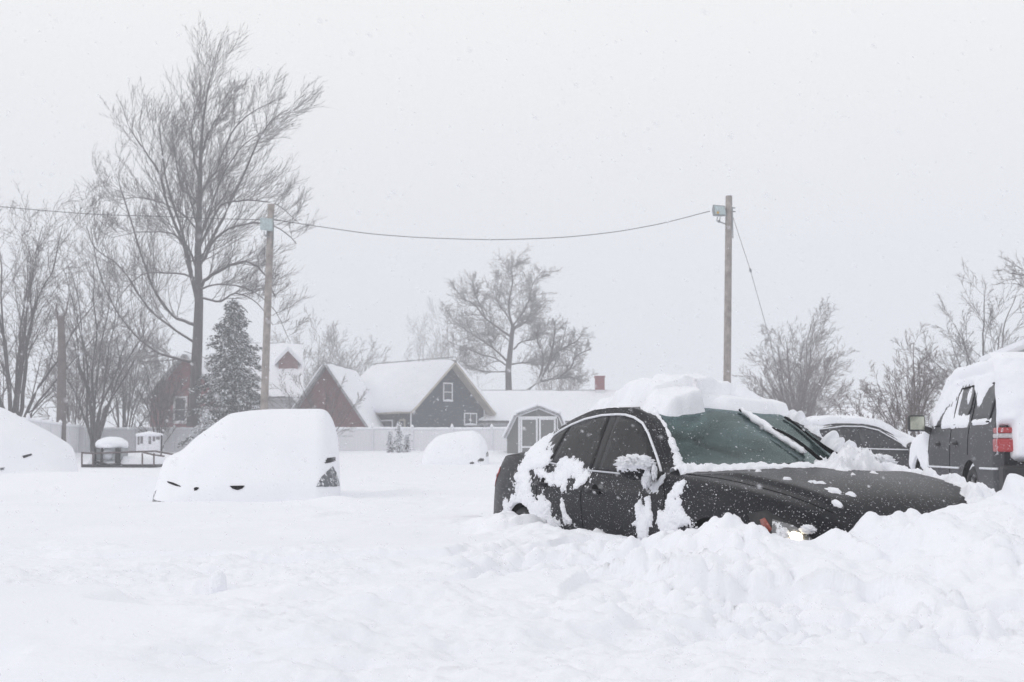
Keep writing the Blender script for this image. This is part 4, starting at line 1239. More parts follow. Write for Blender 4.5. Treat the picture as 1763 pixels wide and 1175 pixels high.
buried('compact_car', 'low rounded car buried in snow in front of the white fence', 50.0, 3.2,
       [(721, 802), (724, 780), (732, 766), (748, 752), (768, 744), (790, 741), (812, 741), (825, 748), (834, 760), (838, 775), (840, 800)],
       800,
       [('bumper', M['rubber'], [(808, 797), (813, 795.5), (817, 797), (815, 799), (809, 799)], .1),
        ('wheel', M['rubber'], [(822, 793), (827, 789), (833, 790), (833, 794), (823, 796)], .1),
        ('side_mirror', M['rubber'], [(836.5, 787), (836.5, 779), (839, 778), (839.5, 786)], .2)],
       13, front=1.2, bump=.10)

# ------------------------------------------------------------------ poles, lamps and wires
def gable_pole(name, label, top, bot, D, r):
    a = at(*top, D); b_ = at(*bot, D)
    # carry the line on down into the snow
    k = (a[2] - 0.2) / (a[2] - b_[2]); foot = (a[0] + (b_[0] - a[0]) * k, D, 0.2)
    root = empty(name, foot); tag(root, label, 'pole', 'wooden floodlight poles')
    mb_ = MB(); n_ = 14
    pts = [tuple((a[i] * t_ + foot[i] * (1 - t_)) - foot[i] for i in range(3)) for t_ in np.linspace(0, 1, n_)]
    mb_.tube(pts, list(np.linspace(r * 1.2, r, n_)), 14)
    mb_.build('post', M['wood_pole'], root, True)
    mb_ = MB(); p = pts[-1]
    mb_.tube([(p[0], p[1], p[2] - .0), (p[0], p[1], p[2] + .05)], [r * 1.0, r * .6], 12); mb_.build('snow_cap', M['snow'], root, True)
    mb_ = MB()
    for dz in (.42, .55): mb_.tube([(p[0] - r * 1.05, 0, p[2] - dz), (p[0] + r * 1.9, 0, p[2] - dz)], .022, 8)
    mb_.tube([(p[0] + r * .9, -.06, p[2] - .4), (p[0] + r * .9, -.06, p[2] - 1.5)], .02, 6)
    mb_.build('hardware', M['metal'], root)
    return root, a, foot
gable_pole('utility_pole', 'tall wooden pole with pale floodlight in front of the big bare tree', (467, 352), (455, 697), 42, .115)
gable_pole('utility_pole', 'wooden pole standing alone right of centre, carrying the dark-edged floodlight', (1255, 338), (1252, 650), 42, .115)


def flood(label, c, D, yaw, tilt, housing, size=(.5, .34, .22), bulb=False):
    o_ = empty('floodlight', at(*c, D), yaw); tag(o_, label, 'floodlight', 'floodlights on the poles')
    W, H, T_ = size; ca, sa = math.cos(tilt), math.sin(tilt)
    def rot(p): return (p[0], p[1] * ca - p[2] * sa, p[1] * sa + p[2] * ca)
    mb_ = MB()
    v = [(-W / 2, -T_ / 2, -H / 2), (W / 2, -T_ / 2, -H / 2), (W / 2, -T_ / 2, H / 2), (-W / 2, -T_ / 2, H / 2),
         (-W * .3, T_ / 2, -H * .3), (W * .3, T_ / 2, -H * .3), (W * .3, T_ / 2, H * .3), (-W * .3, T_ / 2, H * .3)]
    mb_.add([rot(p) for p in v], [(3, 2, 1, 0), (4, 5, 6, 7), (0, 1, 5, 4), (1, 2, 6, 5), (2, 3, 7, 6), (3, 0, 4, 7)])
    mb_.build('housing', housing, o_, bevel=.015)
    g_ = MB(); v = [(-W * .42, -T_ / 2 - .012, -H * .4), (W * .42, -T_ / 2 - .012, -H * .4), (W * .42, -T_ / 2 - .012, H * .4), (-W * .42, -T_ / 2 - .012, H * .4)]
    g_.slab(*[rot(p) for p in v], (0, .008, 0)); ln = g_.build('lens', M['metal_pale'], o_)
    if bulb:
        g_ = MB(); c2 = rot((-W * .22, -T_ / 2 - .016, -H * .27)); g_.tube([(c2[0], c2[1], c2[2]), (c2[0], c2[1] - .02, c2[2])], .045, 10); g_.build('amber_sensor', plain('amber_glass', (.55, .32, .05), .4), ln)
    br = MB(); br.tube([rot((-W * .1, 0, -H * .5)), (-W * .1, 0, -H * .5 - .12), (W * .5 + .1, .02, -H * .5 - .22)], .022, 6)
    br.tube([rot((W * .12, 0, -H * .5)), (W * .12, 0, -H * .5 - .12)], .018, 6); br.tube([(W * .02, 0, -H * .5 - .14), (W * .14, 0, -H * .5 - .14)], .045, 8)
    br.build('bracket', M['metal'], o_)
    return o_
flood('floodlight with dark edge and small amber sensor on the right-hand wooden pole', (1236, 365), 41.9, math.radians(22), math.radians(-14), M['metal'], (.50, .40, .26), True)
flood('pale blue-grey floodlight on the wooden pole before the big bare tree', (457, 388), 41.8, math.radians(30), math.radians(-6), M['metal_pale'], (.46, .46, .22))


def wire(name, label, pts, r=.013, D=42, Dz=None):
    P3 = [at(a, b_, D if Dz is None else Dz[i]) for i, (a, b_) in enumerate(pts)]
    t_ = np.linspace(0, len(P3) - 1, 60); A = np.array(P3); ts = np.arange(len(P3))
    Q = np.stack([pchip(ts, A[:, i], t_) for i in range(3)], -1)
    mb_ = MB(); base = Q[0]; mb_.tube([tuple(q_ - base) for q_ in Q], r, 5)
    o_ = mb_.build(name, M['wire'], None, True, loc=tuple(base)); tag(o_, label, 'cable')
    return o_
wire('overhead_cable', 'cable sagging between the two wooden poles against the white sky', [(474, 379), (560, 392), (650, 404), (750, 410.5), (850, 413), (950, 410), (1040, 402), (1130, 387), (1222, 364)])
wire('overhead_cable', 'cable running from the left wooden pole out of the picture to the left', [(458, 379), (380, 377), (280, 373), (180, 370), (90, 364), (0, 356), (-120, 345)])
gw = empty('guy_wire', at(1258, 362, 42)); tag(gw, 'thin guy wire slanting down to the right from the right wooden pole', 'cable')
b0 = at(1258, 362, 42)
P3 = [at(1258, 362, 42), at(1292, 466, 43), at(1310, 530, 44), at(1327, 592, 45), at(1362, 740, 47)]
mb = MB(); mb.tube([tuple(p[i] - b0[i] for i in range(3)) for p in P3], .009, 5); mb.build('strand', M['wire'], gw, True)
mb = MB(); p = P3[1]; mb.tube([(p[0] - b0[0] - .02, p[1] - b0[1], p[2] - b0[2] + .08), (p[0] - b0[0], p[1] - b0[1], p[2] - b0[2]), (p[0] - b0[0] + .02, p[1] - b0[1], p[2] - b0[2] - .08)], [.02, .05, .02], 8)
mb.build('insulator', M['metal'], gw, True)

# ------------------------------------------------------------------ fence
def fence(name, label, A, B, h, npan, caps=True):
    """A, B world xy; vinyl boards between posts"""
    root = empty(name, (A[0], A[1], 0)); tag(root, label, 'fence')
    L = math.hypot(B[0] - A[0], B[1] - A[1]); ux, uy = (B[0] - A[0]) / L, (B[1] - A[1]) / L
    root.rotation_euler[2] = math.atan2(uy, ux)
    pl = L / npan; z0 = .45
    rp = MB(); rr_ = MB(); rs_ = MB(); RR = np.random.RandomState(len(name) + npan)
    for k in range(npan):
        zt = h + RR.uniform(-.02, .02)
        rp.box(k * pl + .07, (k + 1) * pl - .07, -.02, .02, z0, zt - .07)
        rr_.box(k * pl + .065, (k + 1) * pl - .065, -.045, .045, zt - .07, zt)
        n_ = 16; xs_ = np.linspace(k * pl - .02, (k + 1) * pl + .02, n_)
        rs_.tube([(x_, 0, zt + .01) for x_ in xs_], list(.06 + .035 * RR.rand(n_)), 7)
    rp.build('board_panel', M['fence'], root); rr_.build('top_rail', M['fence_cap'], root); rs_.build('rail_snow', M['snow'], root, True)
    for k in range(npan + 1):
        p_ = MB(); p_.box(k * pl - .065, k * pl + .065, -.065, .065, z0, h + .06); po = p_.build('post', M['fence_cap'], root)
        c_ = MB(); hh = RR.uniform(.12, .30); c_.tube([(k * pl, 0, h + .06), (k * pl, 0, h + .06 + hh * .5), (k * pl, 0, h + .06 + hh)], [.11, .085, .03], 8); c_.build('post_snow', M['snow'], po, True)
    return root
DF = 75.0
fh = at(600, 738, DF)[2]
fence('fence', 'long white vinyl fence with snowy rail running behind the yard', (at(163, 740, DF)[0], DF), (at(1120, 740, DF)[0], DF), fh, 14)
fence('fence', 'white vinyl fence section angling toward the viewer at the far left', (at(160, 740, DF)[0], DF - .15), (at(-60, 722, 44)[0], 44), fh, 11)

# ------------------------------------------------------------------ houses
def window(parent, x0, x1, z0, z1, y, name='window', mull='cross', fr=.09, fm=None):
    """on a wall facing -y in the parent's frame"""
    f_ = MB(); f_.box(x0 - fr, x1 + fr, y - .06, y, z1, z1 + fr); f_.box(x0 - fr, x1 + fr, y - .09, y, z0 - fr, z0)
    f_.box(x0 - fr, x0, y - .058, y, z0, z1); f_.box(x1, x1 + fr, y - .058, y, z0, z1)
    xm, zm = (x0 + x1) / 2, (z0 + z1) / 2
    if mull in ('cross', 'h'): f_.box(x0, x1, y - .05, y, zm - .03, zm + .03)
    if mull in ('cross', 'v'): f_.box(xm - .03, xm + .03, y - .052, y, z0, z1)
    w_ = f_.build(name, fm or M['trim'], parent)
    p_ = MB(); p_.box(x0, x1, y - .02, y - .004, z0, z1); p_.build('pane', M['pane'], w_)
    s_ = MB(); s_.tube([(x0 - fr, y - .08, z0), (xm, y - .08, z0 + .03), (x1 + fr, y - .08, z0)], [.03, .06, .03], 6); s_.build('sill_snow', M['snow'], w_, True)
    return w_


def gable_house(name, label, loc, yaw, W, L, ze, zr, wall, soffit, snow_t=.3, over=.5, eav=.4, roofm=None, cat='house'):
    """gable end faces -y; ridge runs along +y; origin at the middle of the gable's foot"""
    root = empty(name, loc, yaw); tag(root, label, cat)
    h0 = -1.2
    mb_ = MB(); mb_.prism([(-W / 2, h0), (W / 2, h0), (W / 2, ze), (0, zr), (-W / 2, ze)], 0, L)
    mb_.build('wall', wall, root)
    sl = math.hypot(W / 2, zr - ze); nx_, nz_ = (zr - ze) / sl, (W / 2) / sl
    for sg, nm in ((-1, 'roof'), (1, 'roof')):
        ex, ez = sg * (W / 2 + eav * (W / 2) / sl), ze - eav * (zr - ze) / sl
        nrm = (sg * nx_, 0, nz_)
        def P(x_, y_, z_, t_): return (x_ + nrm[0] * t_, y_, z_ + nrm[2] * t_)
        a, b_, c_, d_ = P(0, -over, zr, .01), P(ex, -over, ez, .01), P(ex, L + over, ez, .01), P(0, L + over, zr, .01)
        r_ = MB(); r_.slab(a, b_, c_, d_, tuple(q_ * .16 for q_ in nrm)); ro = r_.build(nm, soffit, root)
        # snow with a soft, uneven edge
        nu, nv = 26, 40
        U, V_ = np.meshgrid(np.linspace(0, 1, nu), np.linspace(0, 1, nv), indexing='ij')
        tk = snow_t * (1 + .5 * fbm(U * 4 + sg, V_ * 7, 7, 3)); ed = smooth(0, .05, U + .001) * 0 + 1
        ed = np.minimum(smooth(1.0, .94, U), 1) * np.minimum(smooth(0, .03, V_), smooth(1, .97, V_))
        tk = .17 + tk * (.25 + .75 * ed)
        wob = .05 * fbm(V_ * 14, U * 3, 17, 2)
        X = 0 + (ex * 1.0) * (U * (1 + wob * (U > .9))); Z_ = zr + (ez - zr) * U
        V3 = np.stack([X + nrm[0] * tk, -over + (L + 2 * over) * V_ + 0 * U, Z_ + nrm[2] * tk], -1)
        # skirt down to the boards
        top = V3.reshape(-1, 3); qd = grid_quads(nu, nv)
        ring = [i * nv for i in range(nu)] + [(nu - 1) * nv + j for j in range(1, nv)] + [i * nv + nv - 1 for i in range(nu - 2, -1, -1)]
        tv = V3.reshape(-1, 3)[ring].copy(); bt = tv.copy()
        uu = np.array([U.ravel()[i] for i in ring]); tt = tk.ravel()[ring]
        bt[:, 0] -= nrm[0] * (tt - .165); bt[:, 2] -= nrm[2] * (tt - .165)
        nb_ = len(top); q2_ = [(ring[i], ring[i + 1], nb_ + i + 1, nb_ + i) for i in range(len(ring) - 1)]
        np_mesh('roof_snow', np.vstack([top, bt]), np.vstack([qd, np.array(q2_)]), mat=M['snow'] if roofm is None else roofm, parent=ro)
    rc = MB(); rc.tube([(0, -over, zr + .17 + snow_t * 1.02), (0, L + over, zr + .17 + snow_t * 1.02)], .035, 5); rc.build('ridge_cap', M['shingle'], root)
    return root

# dark blue house
bx = at(772, 738, 88)
zapex = at(776, 628, 88)[2]; zeave = at(835, 708, 90)[2]
yaw = math.radians(44)
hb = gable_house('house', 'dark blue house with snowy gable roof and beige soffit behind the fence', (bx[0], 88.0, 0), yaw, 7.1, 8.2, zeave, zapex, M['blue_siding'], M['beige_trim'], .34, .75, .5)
def at_house(px, py, root, yaw_, D):       # coordinates in the gable plane
    p = Pose(root.location[0], root.location[1], 0, yaw_)
    return p.side(px, py, 0)
x0, z1 = at_house(764, 661, hb, yaw, 88); x1, z0 = at_house(777, 690, hb, yaw, 88); window(hb, x0, x1, z0, z1, -.003, mull='h')
x0, z1 = at_house(800, 713, hb, yaw, 88); x1, z0 = at_house(819, 731, hb, yaw, 88); window(hb, x0, x1, z0, z1, -.003, mull='v')
mb = MB()
for sx in (-3.55, 3.44): mb.box(sx, sx + .11, -.03, -.002, -.5, zeave + .1)
mb.build('corner_board', M['trim'], hb)
# side wall openings on the left flank (facing -x of the house)
for k, (ya, yb) in enumerate(((.6, 1.0), (2.0, 3.6), (4.6, 6.0))):
    f_ = MB(); X_ = -3.55
    f_.box(X_ - .07, X_ - .003, ya - .12, yb + .12, 1.2, 3.4); w_ = f_.build('porch_window', M['beige_trim'] if k != 1 else M['trim'], hb)
    p_ = MB(); p_.box(X_ - .09, X_ - .071, ya, yb, 1.3, 3.28); p_.build('pane', M['pane'], w_)

# red gable, near the blue house
zr_ = at(562, 632, 84)[2]; ze_ = at(640, 742, 84)[2]
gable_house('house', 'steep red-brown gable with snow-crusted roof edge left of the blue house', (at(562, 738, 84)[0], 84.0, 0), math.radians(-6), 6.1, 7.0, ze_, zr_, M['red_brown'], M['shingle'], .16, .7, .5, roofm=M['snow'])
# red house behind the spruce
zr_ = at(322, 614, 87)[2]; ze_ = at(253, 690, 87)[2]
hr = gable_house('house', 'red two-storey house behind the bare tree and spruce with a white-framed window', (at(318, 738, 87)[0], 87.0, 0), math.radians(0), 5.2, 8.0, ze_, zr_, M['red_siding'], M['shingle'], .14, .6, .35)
x0, z1 = at_house(300, 686, hr, 0, 87); x1, z0 = at_house(318, 726, hr, 0, 87); window(hr, x0 + .1, x1, z0, z1, -.003, mull='h', fr=.16)
mb = MB(); mb.box(-2.6, -2.48, -.03, -.002, -.5, ze_); mb.box(2.48, 2.6, -.03, -.002, -.5, ze_); mb.build('corner_board', M['trim'], hr)
# pale roof with a dormer
def long_house(name, label, D, px0, px1, py_r, py_e, wall, run=3.6, chim=None, dorm=None, yaw_=0.0):
    a = at(px0, py_r, D + run); b_ = at(px1, py_r, D + run); e_ = at(px0, py_e, D)
    root = empty(name, ((a[0] + b_[0]) / 2, D, 0), yaw_); tag(root, label, 'house')
    W = (b_[0] - a[0]) / 2; zr, ze = a[2], e_[2]
    mb_ = MB(); L = [(-W + .3, -1.0), (W - .3, -1.0)]
    v = []
    for x_ in (-W + .3, W - .3): v += [(x_, .4, -1), (x_, .4, ze + .05), (x_, run, zr - .25), (x_, 2 * run - .4, ze + .05), (x_, 2 * run - .4, -1)]
    mb_.add(v, [(4, 3, 2, 1, 0), (5, 6, 7, 8, 9), (0, 1, 6, 5), (1, 2, 7, 6), (2, 3, 8, 7), (3, 4, 9, 8)])
    mb_.build('wall', wall, root)
    r_ = MB(); r_.slab((-W, 0, ze), (W, 0, ze), (W, run, zr), (-W, run, zr), (0, 0, .14)); r_.slab((-W, run, zr), (W, run, zr), (W, 2 * run, ze), (-W, 2 * run, ze), (0, 0, .14))
    ro = r_.build('roof', M['shingle'], root)
    nu, nv = 30, 60
    U, V_ = np.meshgrid(np.linspace(0, 1, nu), np.linspace(-1, 1, nv), indexing='ij')
    yy = U * run; zz = ze + (zr - ze) * U + .15 + .28 * smooth(0, .03, U + .02) * (1 + .3 * fbm(U * 5, V_ * 9, 3, 3))
    np_mesh('roof_snow', np.stack([V_ * W, yy - .02, zz], -1), grid_quads(nu, nv), mat=M['snow'], parent=ro)
    zz2 = ze + (zr - ze) * U + .15 + .28 * smooth(0, .03, U + .02) * (1 + .3 * fbm(U * 5, V_ * 9, 3, 3))
    np_mesh('roof_snow', np.stack([V_ * W, 2 * run - yy + .02, zz2], -1), grid_quads(nu, nv), mat=M['snow'], parent=ro)
    rc = MB(); rc.tube([(-W, run, zr + .44), (W, run, zr + .44)], .03, 5); rc.build('ridge_cap', M['shingle'], ro)
    if chim:
        (cx0, cy0, cx1, cy1) = chim; p = at(cx0, cy0, D + run); q_ = at(cx1, cy1, D + run); ox = root.location[0]
        c_ = MB(); c_.box(p[0] - ox, q_[0] - ox, run - .4, run + .4, zr - .2, zr + .45); cm = c_.build('chimney', M['trim'], ro)
        c_ = MB(); c_.box(p[0] - ox - .02, q_[0] - ox + .02, run - .42, run + .42, zr + .45, p[2] - .12); c_.box(p[0] - ox - .07, q_[0] - ox + .07, run - .47, run + .47, p[2] - .12, p[2]); c_.build('chimney_stack', M['brick'], cm)
    if dorm:
        (dx0, dpx, dpy, dx1, dye) = dorm; ox = root.location[0]
        p = at(dpx, dpy, D + run * .5); e0 = at(dx0, dye, D + run * .5); e1 = at(dx1, dye, D + run * .5)
        d_ = MB(); d_.prism([(e0[0] - ox, e0[2] - .8), (e1[0] - ox, e1[2] - .8), (e1[0] - ox, e1[2]), (p[0] - ox, p[2]), (e0[0] - ox, e0[2])], run * .5, run * 1.05); dm = d_.build('dormer', M['red_brown'], ro)
        s_ = MB(); m_ = run * .5 - .3
        s_.slab((p[0] - ox, m_, p[2]), (e0[0] - ox - .3, m_, e0[2] - .3), (e0[0] - ox - .3, run * 1.3, e0[2] - .3), (p[0] - ox, run * 1.3, p[2]), (0, 0, .38))
        s_.slab((p[0] - ox + .002, m_, p[2]), (e1[0] - ox + .3, m_, e1[2] - .3), (e1[0] - ox + .3, run * 1.3, e1[2] - .3), (p[0] - ox + .002, run * 1.3, p[2]), (0, 0, .381))
        s_.build('dormer_snow', M['snow'], dm)
    return root
long_house('house', 'house with wide white roof and small dormer behind the left wooden pole', 100, 400, 540, 600, 690, M['pale_siding'], 5.0, dorm=(489, 505, 604, 522, 622), yaw_=math.radians(11))
long_house('house', 'long low building with flat white roof and red brick chimney behind the black sedan', 90, 815, 1290, 682, 733, M['pale_siding'], 4.0, chim=(1025, 648, 1040, 672))
long_house('house', 'faint low building with snowy roof between the bush and the SUV', 125, 1415, 1530, 709, 733, M['pale_siding'], 4.0)
# pale building behind the SUV
def back_building():
    D = 30; p0 = at(1686, 632, D); p1 = at(1905, 545, D); ox = p0[0]
    root = empty('building', (ox, D, 0), math.radians(-22)); tag(root, 'pale building with sloping snow-edged roof rising behind the grey SUV', 'building')
    xr, zr = p1[0] - ox, p1[2]; ze = p0[2]
    mb_ = MB(); mb_.prism([(.25, 0), (2 * xr - .25, 0), (2 * xr - .25, ze), (xr, zr - .15), (.25, ze - .02)], 0, 7); mb_.build('wall', M['pale_siding'], root)
    r_ = MB(); r_.slab((0, -.4, ze - .05), (xr, -.4, zr), (xr, 7.4, zr), (0, 7.4, ze - .05), (0, 0, .12)); r_.slab((xr, -.4, zr), (2 * xr, -.4, ze), (2 * xr, 7.4, ze), (xr, 7.4, zr), (0, 0, .12))
    ro = r_.build('roof', M['trim'], root)
    g_ = MB(); g_.tube([(0, -.45, ze - .08), (xr, -.45, zr - .03)], .035, 6); g_.build('bargeboard', M['metal'], ro)
    s_ = MB(); s_.slab((.02, -.38, ze + .08), (xr, -.38, zr + .125), (xr, 7.38, zr + .125), (.02, 7.38, ze + .08), (0, 0, .13)); s_.slab((xr + .002, -.38, zr + .125), (2 * xr, -.38, ze + .125), (2 * xr, 7.38, ze + .125), (xr + .002, 7.38, zr + .125), (0, 0, .131))
    s_.build('roof_snow', M['snow'], ro)
back_building()

# barn-roofed shed
def shed():
    D = 66; c = at(922, 786, D); ox = c[0]
    root = empty('shed', (ox, D, 0), math.radians(-3)); tag(root, 'grey barn-roofed garden shed with white-framed double doors', 'shed')
    g = lambda px, py: (at(px, py, D)[0] - ox, at(px, py, D)[2])
    ps = Pose(ox, D, 0, 0)
    prof = [(873, 800), (873, 748), (889, 716), (927, 702), (962, 716), (974, 748), (974, 800)]
    poly = [g(*p) for p in prof]; poly[0] = (poly[0][0], .3); poly[-1] = (poly[-1][0], .3)
    mb_ = MB(); mb_.prism(poly, 0, 3.6); mb_.build('wall', M['grey_siding'], root)
    r_ = MB(); sn = MB(); tr_ = MB()
    rp = poly[1:-1]
    for i in range(len(rp) - 1):
        (xa, za), (xb_, zb_) = rp[i], rp[i + 1]; l_ = math.hypot(xb_ - xa, zb_ - za); nx_, nz_ = -(zb_ - za) / l_, (xb_ - xa) / l_
        if i == 0: xa -= .10; za -= .22
        if i == len(rp) - 2: xb_ += .10; zb_ -= .22
        o1 = .004 + .001 * i
        a, b_ = (xa + nx_ * o1, -.2, za + nz_ * o1), (xb_ + nx_ * o1, -.2, zb_ + nz_ * o1)
        r_.slab(a, b_, (b_[0], 3.8, b_[2]), (a[0], 3.8, a[2]), (nx_ * .08, 0, nz_ * .08))
        tk = .10 if i in (0, 3) else .20
        s0 = .09
        a, b_ = (xa + nx_ * s0, -.18, za + nz_ * s0), (xb_ + nx_ * s0, -.18, zb_ + nz_ * s0)
        sn.slab(a, b_, (b_[0], 3.78, b_[2]), (a[0], 3.78, a[2]), (nx_ * tk, 0, nz_ * tk))
        tr_.tube([(xa, -.03, za - .05), (xb_, -.03, zb_ - .05)], .045, 6)
    ro = r_.build('roof', M['shingle'], root); sn.build('roof_snow', M['snow'], ro, bevel=.05); tr_.build('roof_trim', M['trim'], ro)
    # double doors
    for (pa, pb) in ((896, 926), (928, 957)):
        xa, zt = g(pa, 720); xb_, zb_ = g(pb, 782); t_ = .10
        d_ = MB(); zl = .55
        d_.box(xa, xb_, -.06, -.003, zt - t_, zt); d_.box(xa, xa + t_, -.058, -.003, zl, zt - t_); d_.box(xb_ - t_, xb_, -.058, -.003, zl, zt - t_)
        zm = g(pa, 770)[1]; d_.box(xa + t_, xb_ - t_, -.058, -.003, zm - t_ / 2, zm + t_ / 2)
        d_.slab((xa + t_, -.05, zl), (xa + t_ + .12, -.05, zl), (xb_ - t_, -.05, zm - .06), (xb_ - t_ - .12, -.05, zm - .06), (0, .03, 0))
        dd = d_.build('door', M['trim'], root)
        p_ = MB(); p_.box(xa + t_, xb_ - t_, -.02, -.004, zl, zt - t_); p_.build('door_boards', M['grey_siding'], dd)
    f_ = MB(); xa, zt = g(889, 716); xb_, _ = g(962, 716); f_.box(xa + .1, xb_ - .1, -.08, -.004, zt - .16, zt - .04); f_.box(xa + .1, g(895, 1)[0], -.058, -.004, .5, zt - .16); f_.box(g(958, 1)[0], xb_ - .1, -.058, -.004, .5, zt - .16)
    f_.build('door_frame', M['trim'], root)
shed()

# ------------------------------------------------------------------ trailer and yard things
def trailer():
    D = 45; o0 = at(215, 800, D); root = empty('utility_trailer', (o0[0], D, 0), 0); tag(root, 'low flatbed trailer with tube side rails, snow heaped on its deck', 'trailer')
    g = lambda px, py, y=0: (at(px, py, D)[0] - o0[0], y, at(px, py, D)[2])
    mb_ = MB(); mb_.tube([g(140, 780), g(160, 781), g(215, 779), g(243, 778), g(262, 783), g(283, 786)], .035, 6); mb_.tube([g(142, 780, 1.8), g(243, 777, 1.8), g(290, 786, 1.8)], .035, 6)
    for px in (141, 160, 245, 265): mb_.tube([g(px, 781), g(px, 803)], .03, 6)
    mb_.build('side_rail', plain('rusty_trailer_steel', (.11, .085, .085), .8, .3, var=.3), root)
    mb_ = MB(); a = g(140, 801); b_ = g(268, 804)
    mb_.box(a[0], b_[0], 0, 1.9, b_[2] - .02, b_[2] + .09); mb_.build('deck', M['black_plastic'], root)
    for px in (200,):
        pass
    s_ = np.linspace(a[0] + .05, b_[0] - .05, 60); v_ = np.linspace(.12, 1.8, 20); U, V_ = np.meshgrid(s_, v_, indexing='ij')
    e = smooth(0, .15, U - s_[0]) * smooth(0, .15, s_[-1] - U) * smooth(.12, .3, V_) * smooth(1.8, 1.6, V_)
    Z = b_[2] + .09 + e * (.28 + .14 * fbm(U * 1.5, V_ * 1.5, 9, 3)); np_mesh('deck_snow', np.stack([U, V_, Z], -1), grid_quads(60, 20), mat=M['snow'], parent=root)
    # machine strapped on the deck
    c = at(184, 795, D)
    m2 = empty('generator', (c[0], D + .1, b_[2] + .09)); tag(m2, 'boxy dark machine with thick snow cap on the trailer deck', 'machine')
    q = .50
    x = MB(); x.box(-q * .3, q, 0, .8, .15, .62); x.box(-q, -q * .3, .1, .6, .15, .55); x.build('engine_box', M['metal'], m2, bevel=.04)
    x = MB(); x.tube([(-.02, -.02, .34), (-.02, .06, .34)], .20, 16); x.build('fan_cover', M['chrome'], m2, True)
    x = MB(); x.box(.28, .46, -.05, .1, .05, .60); x.box(-.50, -.44, -.04, .04, -.05, .6); x.box(-.26, -.2, -.04, .04, .0, .6); x.tube([(-.5, -.04, .12), (0, -.06, -.02), (.5, -.04, 0)], .05, 6)
    x.build('frame', M['rubber'], m2)
    blob('snow_cap', (0, .4, .72), (.58, .55, .30), M['snow'], m2, 5, .05, 2, 24, cut=lambda P: np.concatenate([P[..., :2], np.maximum(P[..., 2:], .60)], -1))
trailer()
def sign():
    D = 55; o0 = at(262, 775, D); root = empty('yard_sign', (o0[0], D, 0)); tag(root, 'pale snow-plastered board on a dark post behind the trailer', 'sign')
    g = lambda px, py, y=0: (at(px, py, D)[0] - o0[0], y, at(px, py, D)[2])
    a = g(235, 750); b_ = g(278, 779)
    m_ = MB(); m_.box(a[0], b_[0], 0, .06, b_[2], a[2]); m_.build('board', M['fence_cap'], root)
    for (x0_, x1_, y0_, y1_) in ((237, 240, 752, 766), (242, 246, 752, 764), (256, 260, 752, 765), (263, 267, 752, 760), (269, 275, 752, 757)):
        p0 = g(x0_, y0_); p1 = g(x1_, y1_); q = MB(); q.box(p0[0], p1[0], -.012, -.001, p1[2], p0[2]); q.build('bare_patch', plain('weathered_board', (.16, .15, .16), .8), root)
    m_ = MB(); p = g(277.5, 750); r = g(277.5, 792); m_.tube([(p[0] + .03, -.03, r[2] - .5), (p[0] + .03, -.03, p[2])], .035, 6); m_.build('post', M['black_plastic'], root)
    m_ = MB(); m_.tube([(a[0] - .03, .03, a[2] + .02), ((a[0] + b_[0]) / 2, .03, a[2] + .07), (b_[0] + .03, .03, a[2] + .02)], [.06, .12, .06], 8); m_.build('snow_cap', M['snow'], root, True)
sign()
p = at(376, 990, 6.05); zg = gz(p[0], p[1])
o = blob('snow_lump', (0, 0, .045), (.045, .045, .072), M['snow'], None, 9, .12, 2, 30); o.location = (p[0], p[1], zg)
tag(o, 'small upright cone of snow standing alone on the smooth foreground', 'snow lump')

# ------------------------------------------------------------------ trees
class Tubes:
    def __init__(s): s.items = {}
    def add(s, P, R):
        s.items.setdefault(len(P), []).append((P, R))
    def build(s, name, mat, parent, n=4):
        V, Q = [], []; base = 0
        for L, it in s.items.items():
            P = np.array([i[0] for i in it], float); R_ = np.array([i[1] for i in it], float)      # (k,L,3),(k,L)
            T_ = np.gradient(P, axis=1); T_ /= np.linalg.norm(T_, axis=-1, keepdims=True) + 1e-9
            ref = np.where(np.abs(T_[..., 2:3]) > .9, np.array([1.0, 0, 0]), np.array([0, 0, 1.0]))
            A = np.cross(T_, ref); A /= np.linalg.norm(A, axis=-1, keepdims=True) + 1e-9; B = np.cross(T_, A)
            an = np.arange(n) * 2 * math.pi / n
            ring = P[:, :, None, :] + R_[:, :, None, None] * (A[:, :, None, :] * np.cos(an)[:, None] + B[:, :, None, :] * np.sin(an)[:, None])
            k = len(it); V.append(ring.reshape(-1, 3))
            i = np.arange(k)[:, None, None] * L * n + np.arange(L - 1)[None, :, None] * n
            j = np.arange(n)[None, None, :]; j2 = (j + 1) % n
            q = np.stack([i + j, i + j2, i + n + j2, i + n + j], -1).reshape(-1, 4) + base
            Q.append(q); base += k * L * n
        return np_mesh(name, np.vstack(V), np.vstack(Q), mat=mat, parent=parent)


